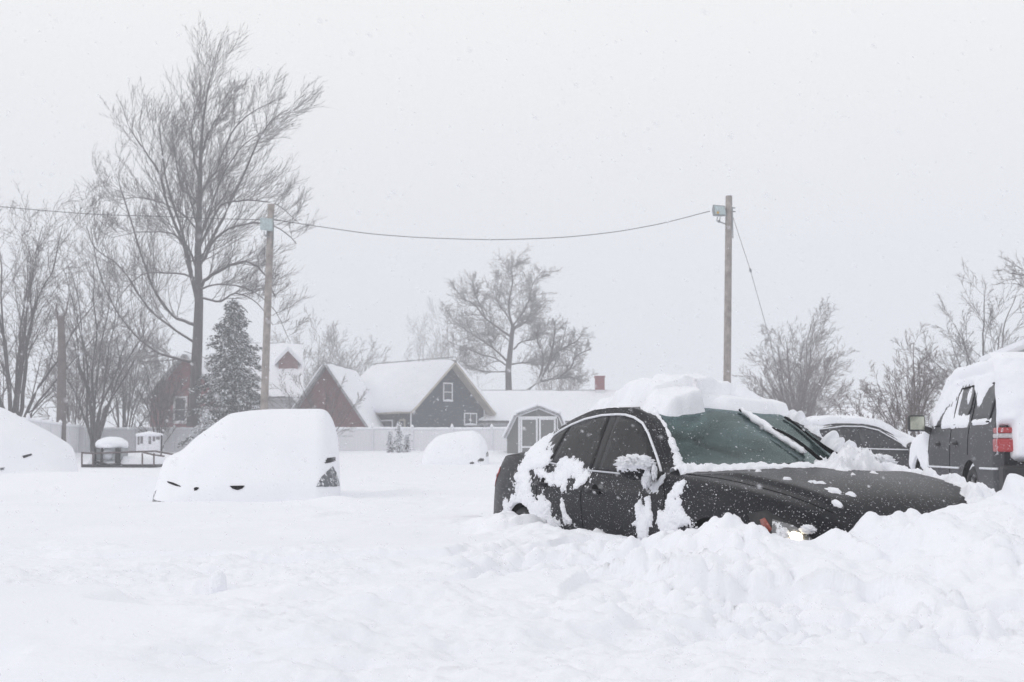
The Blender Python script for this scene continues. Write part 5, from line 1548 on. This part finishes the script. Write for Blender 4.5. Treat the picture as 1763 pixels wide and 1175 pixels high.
class Tree:
    def __init__(s, seed, wind=(0, 0, 0), cr=.55, segs=(7, 6, 5, 4, 4), nch=(0, 9, 7, 6, 0), ratio=(.5, .5, .5, .5), ang=(50, 45, 45, 40),
                 wig=(.08, .12, .16, .2, .22), up=(.02, .05, .06, .05, .05), minr=.006, tstart=.2, taper=.35, maxlev=4, wl=(0, 0, .05, .10, .16)):
        s.r = random.Random(seed); s.wind = wind; s.cr = cr; s.segs = segs; s.nch = nch; s.ratio = ratio; s.ang = ang; s.wig = wig; s.up = up
        s.minr = minr; s.tstart = tstart; s.taper = taper; s.maxlev = maxlev; s.wl = wl
        s.big = Tubes(); s.fine = Tubes()

    def put(s, P, R, lev):
        (s.big if lev <= 1 else s.fine).add(P, R)

    def rotd(s, d, ang):
        r = s.r
        # perpendicular
        a = (r.gauss(0, 1), r.gauss(0, 1), r.gauss(0, 1))
        dot = a[0] * d[0] + a[1] * d[1] + a[2] * d[2]
        p = (a[0] - dot * d[0], a[1] - dot * d[1], a[2] - dot * d[2]); l = math.sqrt(p[0] ** 2 + p[1] ** 2 + p[2] ** 2) + 1e-9
        c, q = math.cos(ang), math.sin(ang) / l
        return (d[0] * c + p[0] * q, d[1] * c + p[1] * q, d[2] * c + p[2] * q)

    def grow(s, p, d, L, r0, lev):
        r = s.r; n = s.segs[lev]; st = L / n; P = [p]; R = [r0]; w_ = s.wig[lev]; u = s.up[lev]; wl = s.wl[lev]
        dirs = [d]
        for i in range(n):
            d = (d[0] + r.gauss(0, w_) + s.wind[0] * wl, d[1] + r.gauss(0, w_) + s.wind[1] * wl, d[2] + r.gauss(0, w_) + u + s.wind[2] * wl)
            l = math.sqrt(d[0] ** 2 + d[1] ** 2 + d[2] ** 2); d = (d[0] / l, d[1] / l, d[2] / l)
            p = (p[0] + d[0] * st, p[1] + d[1] * st, p[2] + d[2] * st); P.append(p); dirs.append(d)
            R.append(max(s.minr * .7, r0 * (1 - (1 - s.taper) * (i + 1) / n)))
        s.put(P, R, lev)
        s.kids(P, R, dirs, L, lev)

    def kids(s, P, R, dirs, L, lev, nk=None, tstart=None):
        if lev >= s.maxlev: return
        r = s.r; nk = s.nch[lev] if nk is None else nk; n = len(P) - 1; ts = s.tstart if tstart is None else tstart
        for k in range(nk):
            t_ = ts + (1 - ts) * (k + r.random()) / nk; f = t_ * n; i = min(int(f), n - 1); g = f - i
            q = tuple(P[i][j] + (P[i + 1][j] - P[i][j]) * g for j in range(3)); rr = R[i] + (R[i + 1] - R[i]) * g
            d2 = s.rotd(dirs[i + 1], math.radians(s.ang[lev] * r.uniform(.6, 1.3)))
            if d2[2] < -.35: d2 = (d2[0], d2[1], -d2[2] * .3)
            Lc = L * s.ratio[lev] * (1 - .45 * t_) * r.uniform(.7, 1.25)
            s.grow(q, d2, Lc, max(s.minr, rr * s.cr), lev + 1)

    def limb(s, pts, r0, r1, lev=1, nk=None, tstart=.15):
        """a hand-shaped limb through points, then twigs from it"""
        P3 = np.array(pts, float); t_ = np.arange(len(P3)); m_ = max(8, len(P3) * 3); tt = np.linspace(0, len(P3) - 1, m_)
        Q = np.stack([pchip(t_, P3[:, i], tt) for i in range(3)], -1)
        Q[1:-1] += np.array([[s.r.gauss(0, .05) for _ in range(3)] for _ in range(m_ - 2)]) * min(1, r0 * 4)
        P = [tuple(q) for q in Q]; R = list(np.linspace(r0, r1, m_))
        D_ = np.gradient(Q, axis=0); D_ /= np.linalg.norm(D_, axis=1, keepdims=True); dirs = [tuple(d) for d in D_]
        s.put(P, R, lev); L = float(np.linalg.norm(np.diff(Q, axis=0), axis=1).sum())
        s.kids(P, R, dirs, L, lev, nk, tstart)

    def finish(s, name, base, label, group=None, mats=('bark', 'twig'), nb=7, nf=3, cat='tree'):
        root = empty(name, base); tag(root, label, cat, group)
        for T_, nm, mt, n_ in ((s.big, 'trunk', mats[0], nb), (s.fine, 'crown', mats[1], nf)):
            for L, it in T_.items.items():
                T_.items[L] = [([(p[0] - base[0], p[1] - base[1], p[2] - base[2]) for p in P], R) for P, R in it]
            if T_.items: T_.build(nm, M[mt], root, n_)
        return root


def traced(T_, D, limbs, r_of, rng, nk, skew=2.2):
    for i, L in enumerate(limbs):
        r0, r1, pts = L[0], L[1], L[2]
        dz = rng.uniform(-skew, skew) if len(L) < 4 else L[3]
        W = []
        n_ = len(pts)
        for j, (a, b_) in enumerate(pts):
            W.append(at(a, b_, D + dz * (j / (n_ - 1)) ** 1.0))
        T_.limb(W, r0, r1, 1, nk)

rng = random.Random(4)
# the big tree
D = 80
T = Tree(5, wind=(.7, 0, .5), cr=.42, tstart=.08, nch=(0, 0, 9, 3, 0), ratio=(.5, .40, .60, .50), ang=(50, 40, 34, 30), wig=(.05, .08, .07, .08, .08), up=(0, .02, .09, .08, .05), minr=.0115, maxlev=4, wl=(0, 0, .03, .06, .09), segs=(8, 7, 6, 5, 4))
trunk = [(333, 735), (336, 680), (340, 600), (343, 520), (341, 430), (344, 340), (346, 260), (350, 205), (357, 160), (366, 122)]
T.put([at(a, b_, D) for a, b_ in trunk], [.46, .40, .35, .29, .23, .17, .12, .08, .05, .02], 0)
W = [at(a, b_, D) for a, b_ in trunk[4:]]
T.limb(W, .10, .02, 1, 34, .1)
LB = [(.19, .05, [(342, 500), (353, 483), (382, 465), (416, 451), (440, 457), (457, 474), (474, 512)]),
      (.16, .04, [(343, 455), (350, 448), (370, 413), (405, 390), (440, 384), (480, 392), (510, 420)]),
      (.17, .03, [(343, 460), (350, 437), (382, 379), (416, 309), (446, 240), (470, 188), (496, 160)]),
      (.14, .03, [(342, 345), (355, 318), (370, 298), (393, 240), (422, 182), (474, 130)]),
      (.22, .03, [(340, 520), (328, 470), (315, 419), (295, 373), (272, 298), (243, 251), (223, 215)]),
      (.15, .03, [(330, 470), (314, 400), (289, 321), (278, 251), (275, 205)]),
      (.17, .03, [(338, 560), (301, 546), (266, 500), (243, 436), (214, 344), (200, 300)]),
      (.16, .03, [(335, 625), (310, 618), (278, 610), (231, 575), (197, 529), (168, 460), (156, 390)]),
      (.13, .03, [(341, 350), (325, 335), (312, 321), (301, 263), (295, 205)]),
      (.11, .02, [(345, 310), (333, 270), (330, 230), (333, 182), (341, 120)]),
      (.11, .02, [(346, 270), (358, 230), (370, 194), (388, 153), (408, 92)]),
      (.12, .03, [(335, 590), (290, 560), (254, 529), (208, 460), (162, 425), (148, 390)]),
      (.12, .03, [(342, 510), (376, 520), (405, 505), (440, 520), (470, 560)]),
      (.12, .03, [(342, 430), (385, 350), (420, 345), (470, 350), (515, 385)]),
      (.10, .02, [(342, 400), (318, 372), (280, 350), (240, 340), (205, 345)]),
      (.12, .02, [(341, 420), (360, 370), (385, 300), (420, 250), (462, 215)], -3),
      (.12, .02, [(341, 400), (330, 350), (310, 290), (280, 230)], 3.5),
      (.12, .02, [(341, 450), (350, 390), (372, 330), (400, 280)], 4),
      (.12, .02, [(341, 470), (320, 420), (285, 400), (240, 400), (190, 410)], -3.5),
      (.11, .02, [(341, 480), (300, 470), (255, 470), (215, 500), (190, 540)], 2.5),
      (.10, .02, [(341, 500), (370, 490), (420, 495), (470, 530), (500, 590)], -3)]
LB2 = [(l[0], l[1], [(a, b_ if b_ > 230 else 230 - (230 - b_) * .58) for a, b_ in l[2]]) + tuple(l[3:]) for l in LB]
traced(T, D, [(l[0] * .72, l[1] * .8) + tuple(l[2:]) for l in LB2], None, rng, 18, 3.0)
T.finish('bare_tree', at(333, 735, D), 'tallest bare tree on the left, its fine twigs swept right by wind', 'bare leafless trees')

# oak behind the low building
D = 112
T = Tree(8, cr=.45, tstart=.1, nch=(0, 0, 9, 4, 0), ratio=(.5, .42, .52, .5), ang=(50, 50, 48, 45), wig=(.06, .12, .20, .24, .26), up=(0, .03, .05, .05, .03), minr=.013, maxlev=4, wl=(0, 0, .02, .03, .04), wind=(1, 0, 0), segs=(8, 7, 5, 4, 3))
T.put([at(a, b_, D) for a, b_ in [(876, 735), (876, 676), (875, 637), (879, 600), (883, 561)]], [.36, .31, .28, .23, .18], 0)
OK_ = [(.16, .04, [(883, 563), (871, 540), (859, 522), (861, 499), (868, 476)]), (.17, .04, [(883, 563), (875, 526), (882, 487), (880, 464), (886, 450)]),
       (.16, .04, [(884, 560), (900, 538), (910, 517), (919, 487), (935, 467)]), (.12, .04, [(884, 568), (910, 549), (923, 531), (930, 520)]),
       (.19, .04, [(879, 580), (855, 563), (836, 549), (818, 526), (799, 515), (784, 497)]), (.12, .04, [(836, 549), (827, 526), (818, 506), (812, 480)]),
       (.15, .04, [(884, 602), (900, 588), (921, 584), (928, 575), (951, 565)]), (.20, .04, [(877, 626), (850, 600), (818, 579), (795, 563), (772, 543)]),
       (.16, .04, [(876, 632), (855, 618), (829, 611), (804, 600), (775, 590)]), (.15, .04, [(876, 628), (905, 625), (928, 628), (950, 618)]),
       (.12, .03, [(876, 640), (840, 640), (810, 632), (790, 620)]), (.12, .03, [(879, 590), (860, 575), (845, 590), (815, 560)], 4), (.13, .03, [(880, 585), (890, 560), (905, 555), (915, 540)], -4)]
traced(T, D, [(l[0] * .58, l[1] * .6) + tuple(l[2:]) for l in OK_], None, rng, 24, 4)
T.finish('oak_tree', at(876, 735, D), 'gnarled bare oak rising behind the blue house and low building', 'bare leafless trees')
T = Tree(9, cr=.45, tstart=.1, nch=(0, 0, 9, 4, 0), ratio=(.5, .42, .5, .5), ang=(50, 50, 48, 45), wig=(.06, .12, .20, .24, .26), up=(0, .03, .05, .05, .03), minr=.012, maxlev=4, segs=(8, 7, 5, 4, 3))
T.put([at(a, b_, D) for a, b_ in [(898, 735), (907, 673), (928, 657), (946, 625)]], [.2, .18, .16, .12], 0)
traced(T, D, [(.15, .04, [(940, 635), (956, 611), (979, 595), (992, 588), (1003, 575)]), (.14, .04, [(928, 657), (956, 652), (985, 649), (1000, 660)]), (.13, .04, [(946, 625), (953, 591), (956, 554)]),
              (.12, .04, [(965, 648), (983, 632), (992, 614), (1018, 600)]), (.12, .04, [(928, 657), (935, 620), (925, 585), (930, 560)]), (.1, .03, [(946, 640), (960, 620), (975, 560)], 3)], None, rng, 20, 3)
T.finish('bare_tree', at(898, 735, D), 'smaller spreading bare tree leaning right, right of the oak', 'bare leafless trees')


def multi(name, label, D, px, py, stems, h_px, spread, seed, r0=.09, wind=.3, nk=(0, 0, 7, 6, 0), mats=('bark', 'twig'), minr=.010, lean=0.0, maxlev=4, group='bare leafless trees', cat='tree', first=.0, ratio=(.5, .40, .5, .5), twist=1.0):
    """several stems fanning from one foot"""
    base = at(px, py, D); k = D / F
    T_ = Tree(seed, cr=.48, wind=(wind, 0, .1), nch=nk, ratio=ratio, ang=(45, 36, 38, 36), wig=(.06, .08, .12 * twist, .16 * twist, .18), up=(0, .04, .06, .05, .03), minr=minr, maxlev=maxlev, wl=(0, 0, .05, .08, .12), segs=(8, 7, 5, 4, 3))
    r = random.Random(seed)
    foot = (base[0], base[1], gz(base[0], base[1]) - .3)
    for i in range(stems):
        f = (i + .5) / stems * 2 - 1; f = f + r.uniform(-.15, .15)
        H = (at(px, py - h_px, D)[2] - foot[2]) * (1 - .45 * f * f) * r.uniform(.75, 1.05); X = spread * k * f + lean * H; dy = r.uniform(-.5, .5) * spread * k
        pts = []
        for t_ in np.linspace(0, 1, 6): pts.append((foot[0] + X * t_ ** 1.4 + r.gauss(0, .012) * H, foot[1] + dy * t_, foot[2] + H * t_ ** .9))
        T_.limb(pts, r0 * r.uniform(.7, 1.1), minr * 1.4, 1, 9 if maxlev > 2 else 12, .22)
    return T_.finish(name, foot, label, group, mats, 6, 3, cat)

multi('bare_tree', 'broad many-stemmed bare tree cut by the left edge', 66, 22, 742, 11, 400, 130, 21, .12, .2, lean=.02)
multi('bare_tree', 'tangle of bare stems between the left edge and the tall tree', 70, 165, 742, 11, 310, 110, 22, .09, .1, nk=(0, 0, 6, 5, 0))
multi('shrub', 'leafless shrub in front of the red two-storey house, left of the spruce', 74, 275, 745, 12, 130, 55, 41, .045, .1, nk=(0, 0, 7, 5, 0), cat='shrub', group='leafless shrubs')
multi('shrub', 'low brown thicket standing behind the fence corner', 73, 130, 742, 14, 150, 90, 23, .05, .1, nk=(0, 0, 6, 5, 0), mats=('twig_red', 'twig_red'), cat='shrub', group='leafless shrubs')
multi('shrub', 'dense leafless thicket behind the fence below the tall tree', 82, 215, 742, 12, 190, 70, 24, .06, .1, nk=(0, 0, 6, 5, 0), cat='shrub', group='leafless shrubs')
multi('bare_tree', 'small bare tree spreading in front of the red-brown gable', 70, 560, 748, 6, 108, 95, 25, .05, .5, nk=(0, 0, 6, 5, 0), minr=.008, lean=-.15)
multi('bare_tree', 'faint bare tree over the roof with the dormer', 140, 540, 700, 9, 150, 90, 26, .12, .3, nk=(0, 0, 7, 5, 0), minr=.02)
multi('bare_tree', 'very faint bare tree left of the blue roof ridge', 180, 610, 700, 8, 130, 70, 27, .14, .3, nk=(0, 0, 7, 5, 0), minr=.026)
multi('bare_tree', 'very faint bare tree just above the blue house ridge', 235, 724, 700, 6, 150, 50, 28, .16, .3, nk=(0, 0, 7, 5, 0), minr=.024)
multi('bare_tree', 'faint bare tree between the blue house roof and the oak', 200, 770, 700, 7, 150, 55, 29, .14, .3, nk=(0, 0, 7, 5, 0), minr=.022)
multi('shrub', 'faint reddish thicket between the oak and the chimney', 125, 965, 700, 14, 80, 65, 30, .05, .1, nk=(0, 0, 6, 5, 0), mats=('twig_red', 'twig_red'), minr=.013, cat='shrub', group='leafless shrubs')
multi('bare_tree', 'hazy bare tree with wind-combed top right of the lone wooden pole', 95, 1375, 745, 8, 215, 75, 31, .16, .7, nk=(0, 0, 8, 6, 0), minr=.013)
multi('shrub', 'broad leafless bush at the foot of the hazy tree', 80, 1372, 745, 22, 140, 105, 32, .06, .2, nk=(0, 0, 7, 5, 0), mats=('twig_red', 'twig_red'), cat='shrub', group='leafless shrubs')
multi('shrub', 'brown tangled bush directly behind the dark snow-capped sedan', 48, 1560, 760, 12, 130, 90, 33, .035, .1, nk=(0, 0, 7, 5, 0), mats=('twig_red', 'twig_red'), minr=.008, cat='shrub', group='leafless shrubs', twist=1.5)
multi('bare_tree', 'slim bare sapling left of the SUV mirror', 52, 1577, 760, 5, 175, 45, 34, .06, .1, nk=(0, 0, 6, 5, 0), mats=('twig_red', 'twig_red'), minr=.008)
multi('bare_tree', 'bare tree fading into haze above the SUV roof', 75, 1700, 745, 9, 235, 125, 35, .13, .2, nk=(0, 0, 7, 6, 0), minr=.012)
multi('shrub', 'sparse upright twigs between the hazy bush and the dark sedan', 60, 1480, 760, 7, 75, 60, 36, .025, .1, nk=(0, 0, 5, 4, 0), mats=('twig_red', 'twig_red'), cat='shrub', group='leafless shrubs')
# tree out of frame on the right whose twigs hang into view
T = Tree(37, wind=(0, 0, 0), nch=(0, 0, 6, 4, 0), ratio=(.5, .45, .5, .5), ang=(45, 45, 40, 36), minr=.008, maxlev=4)
D = 55
T.put([at(1900, 760, D), at(1890, 600, D), at(1870, 480, D), at(1850, 380, D)], [.3, .25, .2, .12], 0)
T.limb([at(1880, 520, D), at(1830, 480, D), at(1780, 475, D), at(1735, 470, D - 1)], .08, .015, 1, 8, .3)
T.limb([at(1885, 540, D), at(1840, 515, D), at(1790, 500, D + 1), at(1745, 488, D + 2)], .07, .015, 1, 8, .3)
T.finish('bare_tree', at(1900, 760, D), 'bare tree standing right of the frame whose branch tips reach in', 'bare leafless trees')
# broken trunk
b_ = at(106, 745, 64); T = Tree(38, nch=(0, 0, 4, 3, 0), maxlev=3, minr=.01)
T.put([(b_[0], b_[1], b_[2] - .6), at(106, 680, 64), at(107, 610, 64), at(105, 545, 64)], [.26, .24, .22, .17], 0)
T.limb([at(106, 570, 64), at(98, 540, 64), at(96, 520, 64)], .08, .02, 1, 5)
T.limb([at(106, 560, 64), at(114, 535, 64), at(120, 505, 64)], .06, .02, 1, 5)
T.finish('dead_tree', (b_[0], b_[1], b_[2] - .6), 'topped dead trunk standing upright among the left thicket', None, ('bark_pale', 'twig'))

# evergreen
def conifer(name, label, D, px, py, top_py, half_px, seed, n_tuft=15000, snowy=.45, cat='tree', group='snowy evergreens'):
    R_ = np.random.RandomState(seed); b0_ = at(px, py, D); z0 = gz(b0_[0], D) - .3; H = at(px, top_py, D)[2] - z0; Rb = half_px * D / F
    root = empty(name, (b0_[0], D, z0)); tag(root, label, cat, group)
    mb_ = MB(); mb_.tube([(0, 0, 0), (.05, 0, H * .5), (0, 0, H * .96)], [.05 * H * .5, .015 * H, .02], 8); mb_.build('trunk', M['bark'], root, True)
    nb_ = int(60 + H * 14); br = Tubes(); V = []; S_ = []
    for i in range(nb_):
        t_ = (i + R_.rand()) / nb_; z = H * (.08 + .90 * t_); rl = Rb * (1 - t_) ** .60 * (.42 + .75 * R_.rand() ** 1.3) + .05; a = i * 2.39996 + R_.rand() * .5
        pts = []
        for u in np.linspace(0, 1, 6): pts.append((rl * u * math.cos(a), rl * u * math.sin(a), z - rl * .32 * u ** 1.6 + rl * .12 * u))
        br.add(pts, list(np.linspace(.02 + .01 * rl, .006, 6)))
        nt_ = int(n_tuft / nb_ * (rl / (Rb * .6)) + 6)
        for j in range(nt_):
            u = R_.rand() ** .7; c = np.array([rl * u * math.cos(a), rl * u * math.sin(a), z - rl * .32 * u ** 1.6 + rl * .12 * u])
            c += R_.normal(0, 1, 3) * np.array([.11, .11, .08]) * (.5 + .5 * H / 8)
            (S_ if R_.rand() < snowy * .4 and True else V).append((c, a))
    br.build('branches', M['bark'], root, 4)
    def leaves(items, nm, mt, sz, flat):
        n_ = len(items); C = np.array([i[0] for i in items]); A = np.array([i[1] for i in items])
        d1 = np.stack([np.cos(A), np.sin(A), -.35 + 0 * A], -1) + R_.normal(0, .55, (n_, 3)); d1 /= np.linalg.norm(d1, axis=1, keepdims=True)
        d2 = np.cross(d1, R_.normal(0, 1, (n_, 3)) * np.array([.4, .4, .4]) + (np.array([0, 0, 1.0]) if flat else 0)); d2 /= np.linalg.norm(d2, axis=1, keepdims=True) + 1e-9
        l_ = sz * (.6 + .8 * R_.rand(n_, 1)); w_ = l_ * .38
        P = np.stack([C - d1 * l_ * .5, C + d2 * w_ * .5, C + d1 * l_ * .5, C - d2 * w_ * .5], 1)
        if flat: P[:, :, 2] += .03
        np_mesh(nm, P.reshape(-1, 3), np.arange(n_ * 4).reshape(-1, 4), mat=mt, parent=root, smooth_sh=False)
    leaves(V, 'foliage', M['needles'], .21 * (H / 8) ** .3, False)
    leaves(S_, 'foliage_snow', M['snow'], .20 * (H / 8) ** .3, True)
conifer('spruce_tree', 'dark snow-flecked spruce beside the trunk of the tallest bare tree', 76, 398, 742, 512, 84, 51, 30000, .95)
conifer('spruce_tree', 'low snow-laden evergreen at the foot of the big spruce', 70, 352, 752, 700, 44, 52, 2600, 1.9)
for k, (px, top, hw, lb) in enumerate(((686, 729, 9, 'tallest of three snow-plastered saplings before the fence'), (671, 743, 8, 'leftmost of three snow-plastered saplings before the fence'), (701, 748, 8, 'rightmost of three snow-plastered saplings before the fence'))):
    conifer('evergreen_sapling', lb, 70 + .2 * k, px, 785, top, hw, 60 + k, 500, 2.1, 'sapling', 'snowy saplings')

# ------------------------------------------------------------------ falling snow
def flakes():
    R_ = np.random.RandomState(99); n = 22000
    y = 1.6 + 40 * R_.rand(n) ** 1.4; x = (R_.rand(n) * 2 - 1) * (y * .46 + .8); z = R_.rand(n) ** 2.2 * (1.2 + y * .40)
    z = np.maximum(z, .45)
    keep = z > ground_z(x, y) + .02; x, y, z = x[keep], y[keep], z[keep]; n = len(x)
    r = .0014 + .0020 * R_.rand(n) ** 2 + .00006 * y
    d = np.array([.8, .1, -.6]); d /= np.linalg.norm(d); e1 = np.cross(d, [0, 1, 0]); e1 /= np.linalg.norm(e1); e2 = np.cross(d, e1)
    C = np.stack([x, y, z], -1)[:, None, :]
    off = np.stack([d * 1.8, -d * 1.8, e1, -e1, e2, -e2])[None] * r[:, None, None] * (.8 + .4 * R_.rand(n, 6, 1))
    V = (C + off).reshape(-1, 3)
    f = np.array([(0, 2, 4), (0, 4, 3), (0, 3, 5), (0, 5, 2), (1, 4, 2), (1, 3, 4), (1, 5, 3), (1, 2, 5)])
    Fc = (f[None] + np.arange(n)[:, None, None] * 6).reshape(-1, 3)
    o_ = np_mesh('falling_snow', V, tris=Fc, mat=M['flake'])
    tag(o_, 'wind-driven snowflakes falling across the whole yard', 'snowfall', kind='stuff')
flakes()

# ------------------------------------------------------------------ haze
mb = MB(); mb.box(-252, 252, -42, 252, -1.5, 31)
hz = mb.build('haze', plain('haze_dummy', (1, 1, 1)))
hm = bpy.data.materials.new('haze_air'); hm.use_nodes = True; ht = hm.node_tree; ht.nodes.clear()
ho = ht.nodes.new('ShaderNodeOutputMaterial'); hv = ht.nodes.new('ShaderNodeVolumePrincipled')
hv.inputs['Color'].default_value = (0.93, 0.94, 0.97, 1); hv.inputs['Density'].default_value = 0.0036; hv.inputs['Anisotropy'].default_value = 0.2
ht.links.new(hv.outputs[0], ho.inputs['Volume'])
hz.data.materials.clear(); hz.data.materials.append(hm)
tag(hz, 'pale snowy haze filling the air over the whole yard', 'haze', kind='stuff')
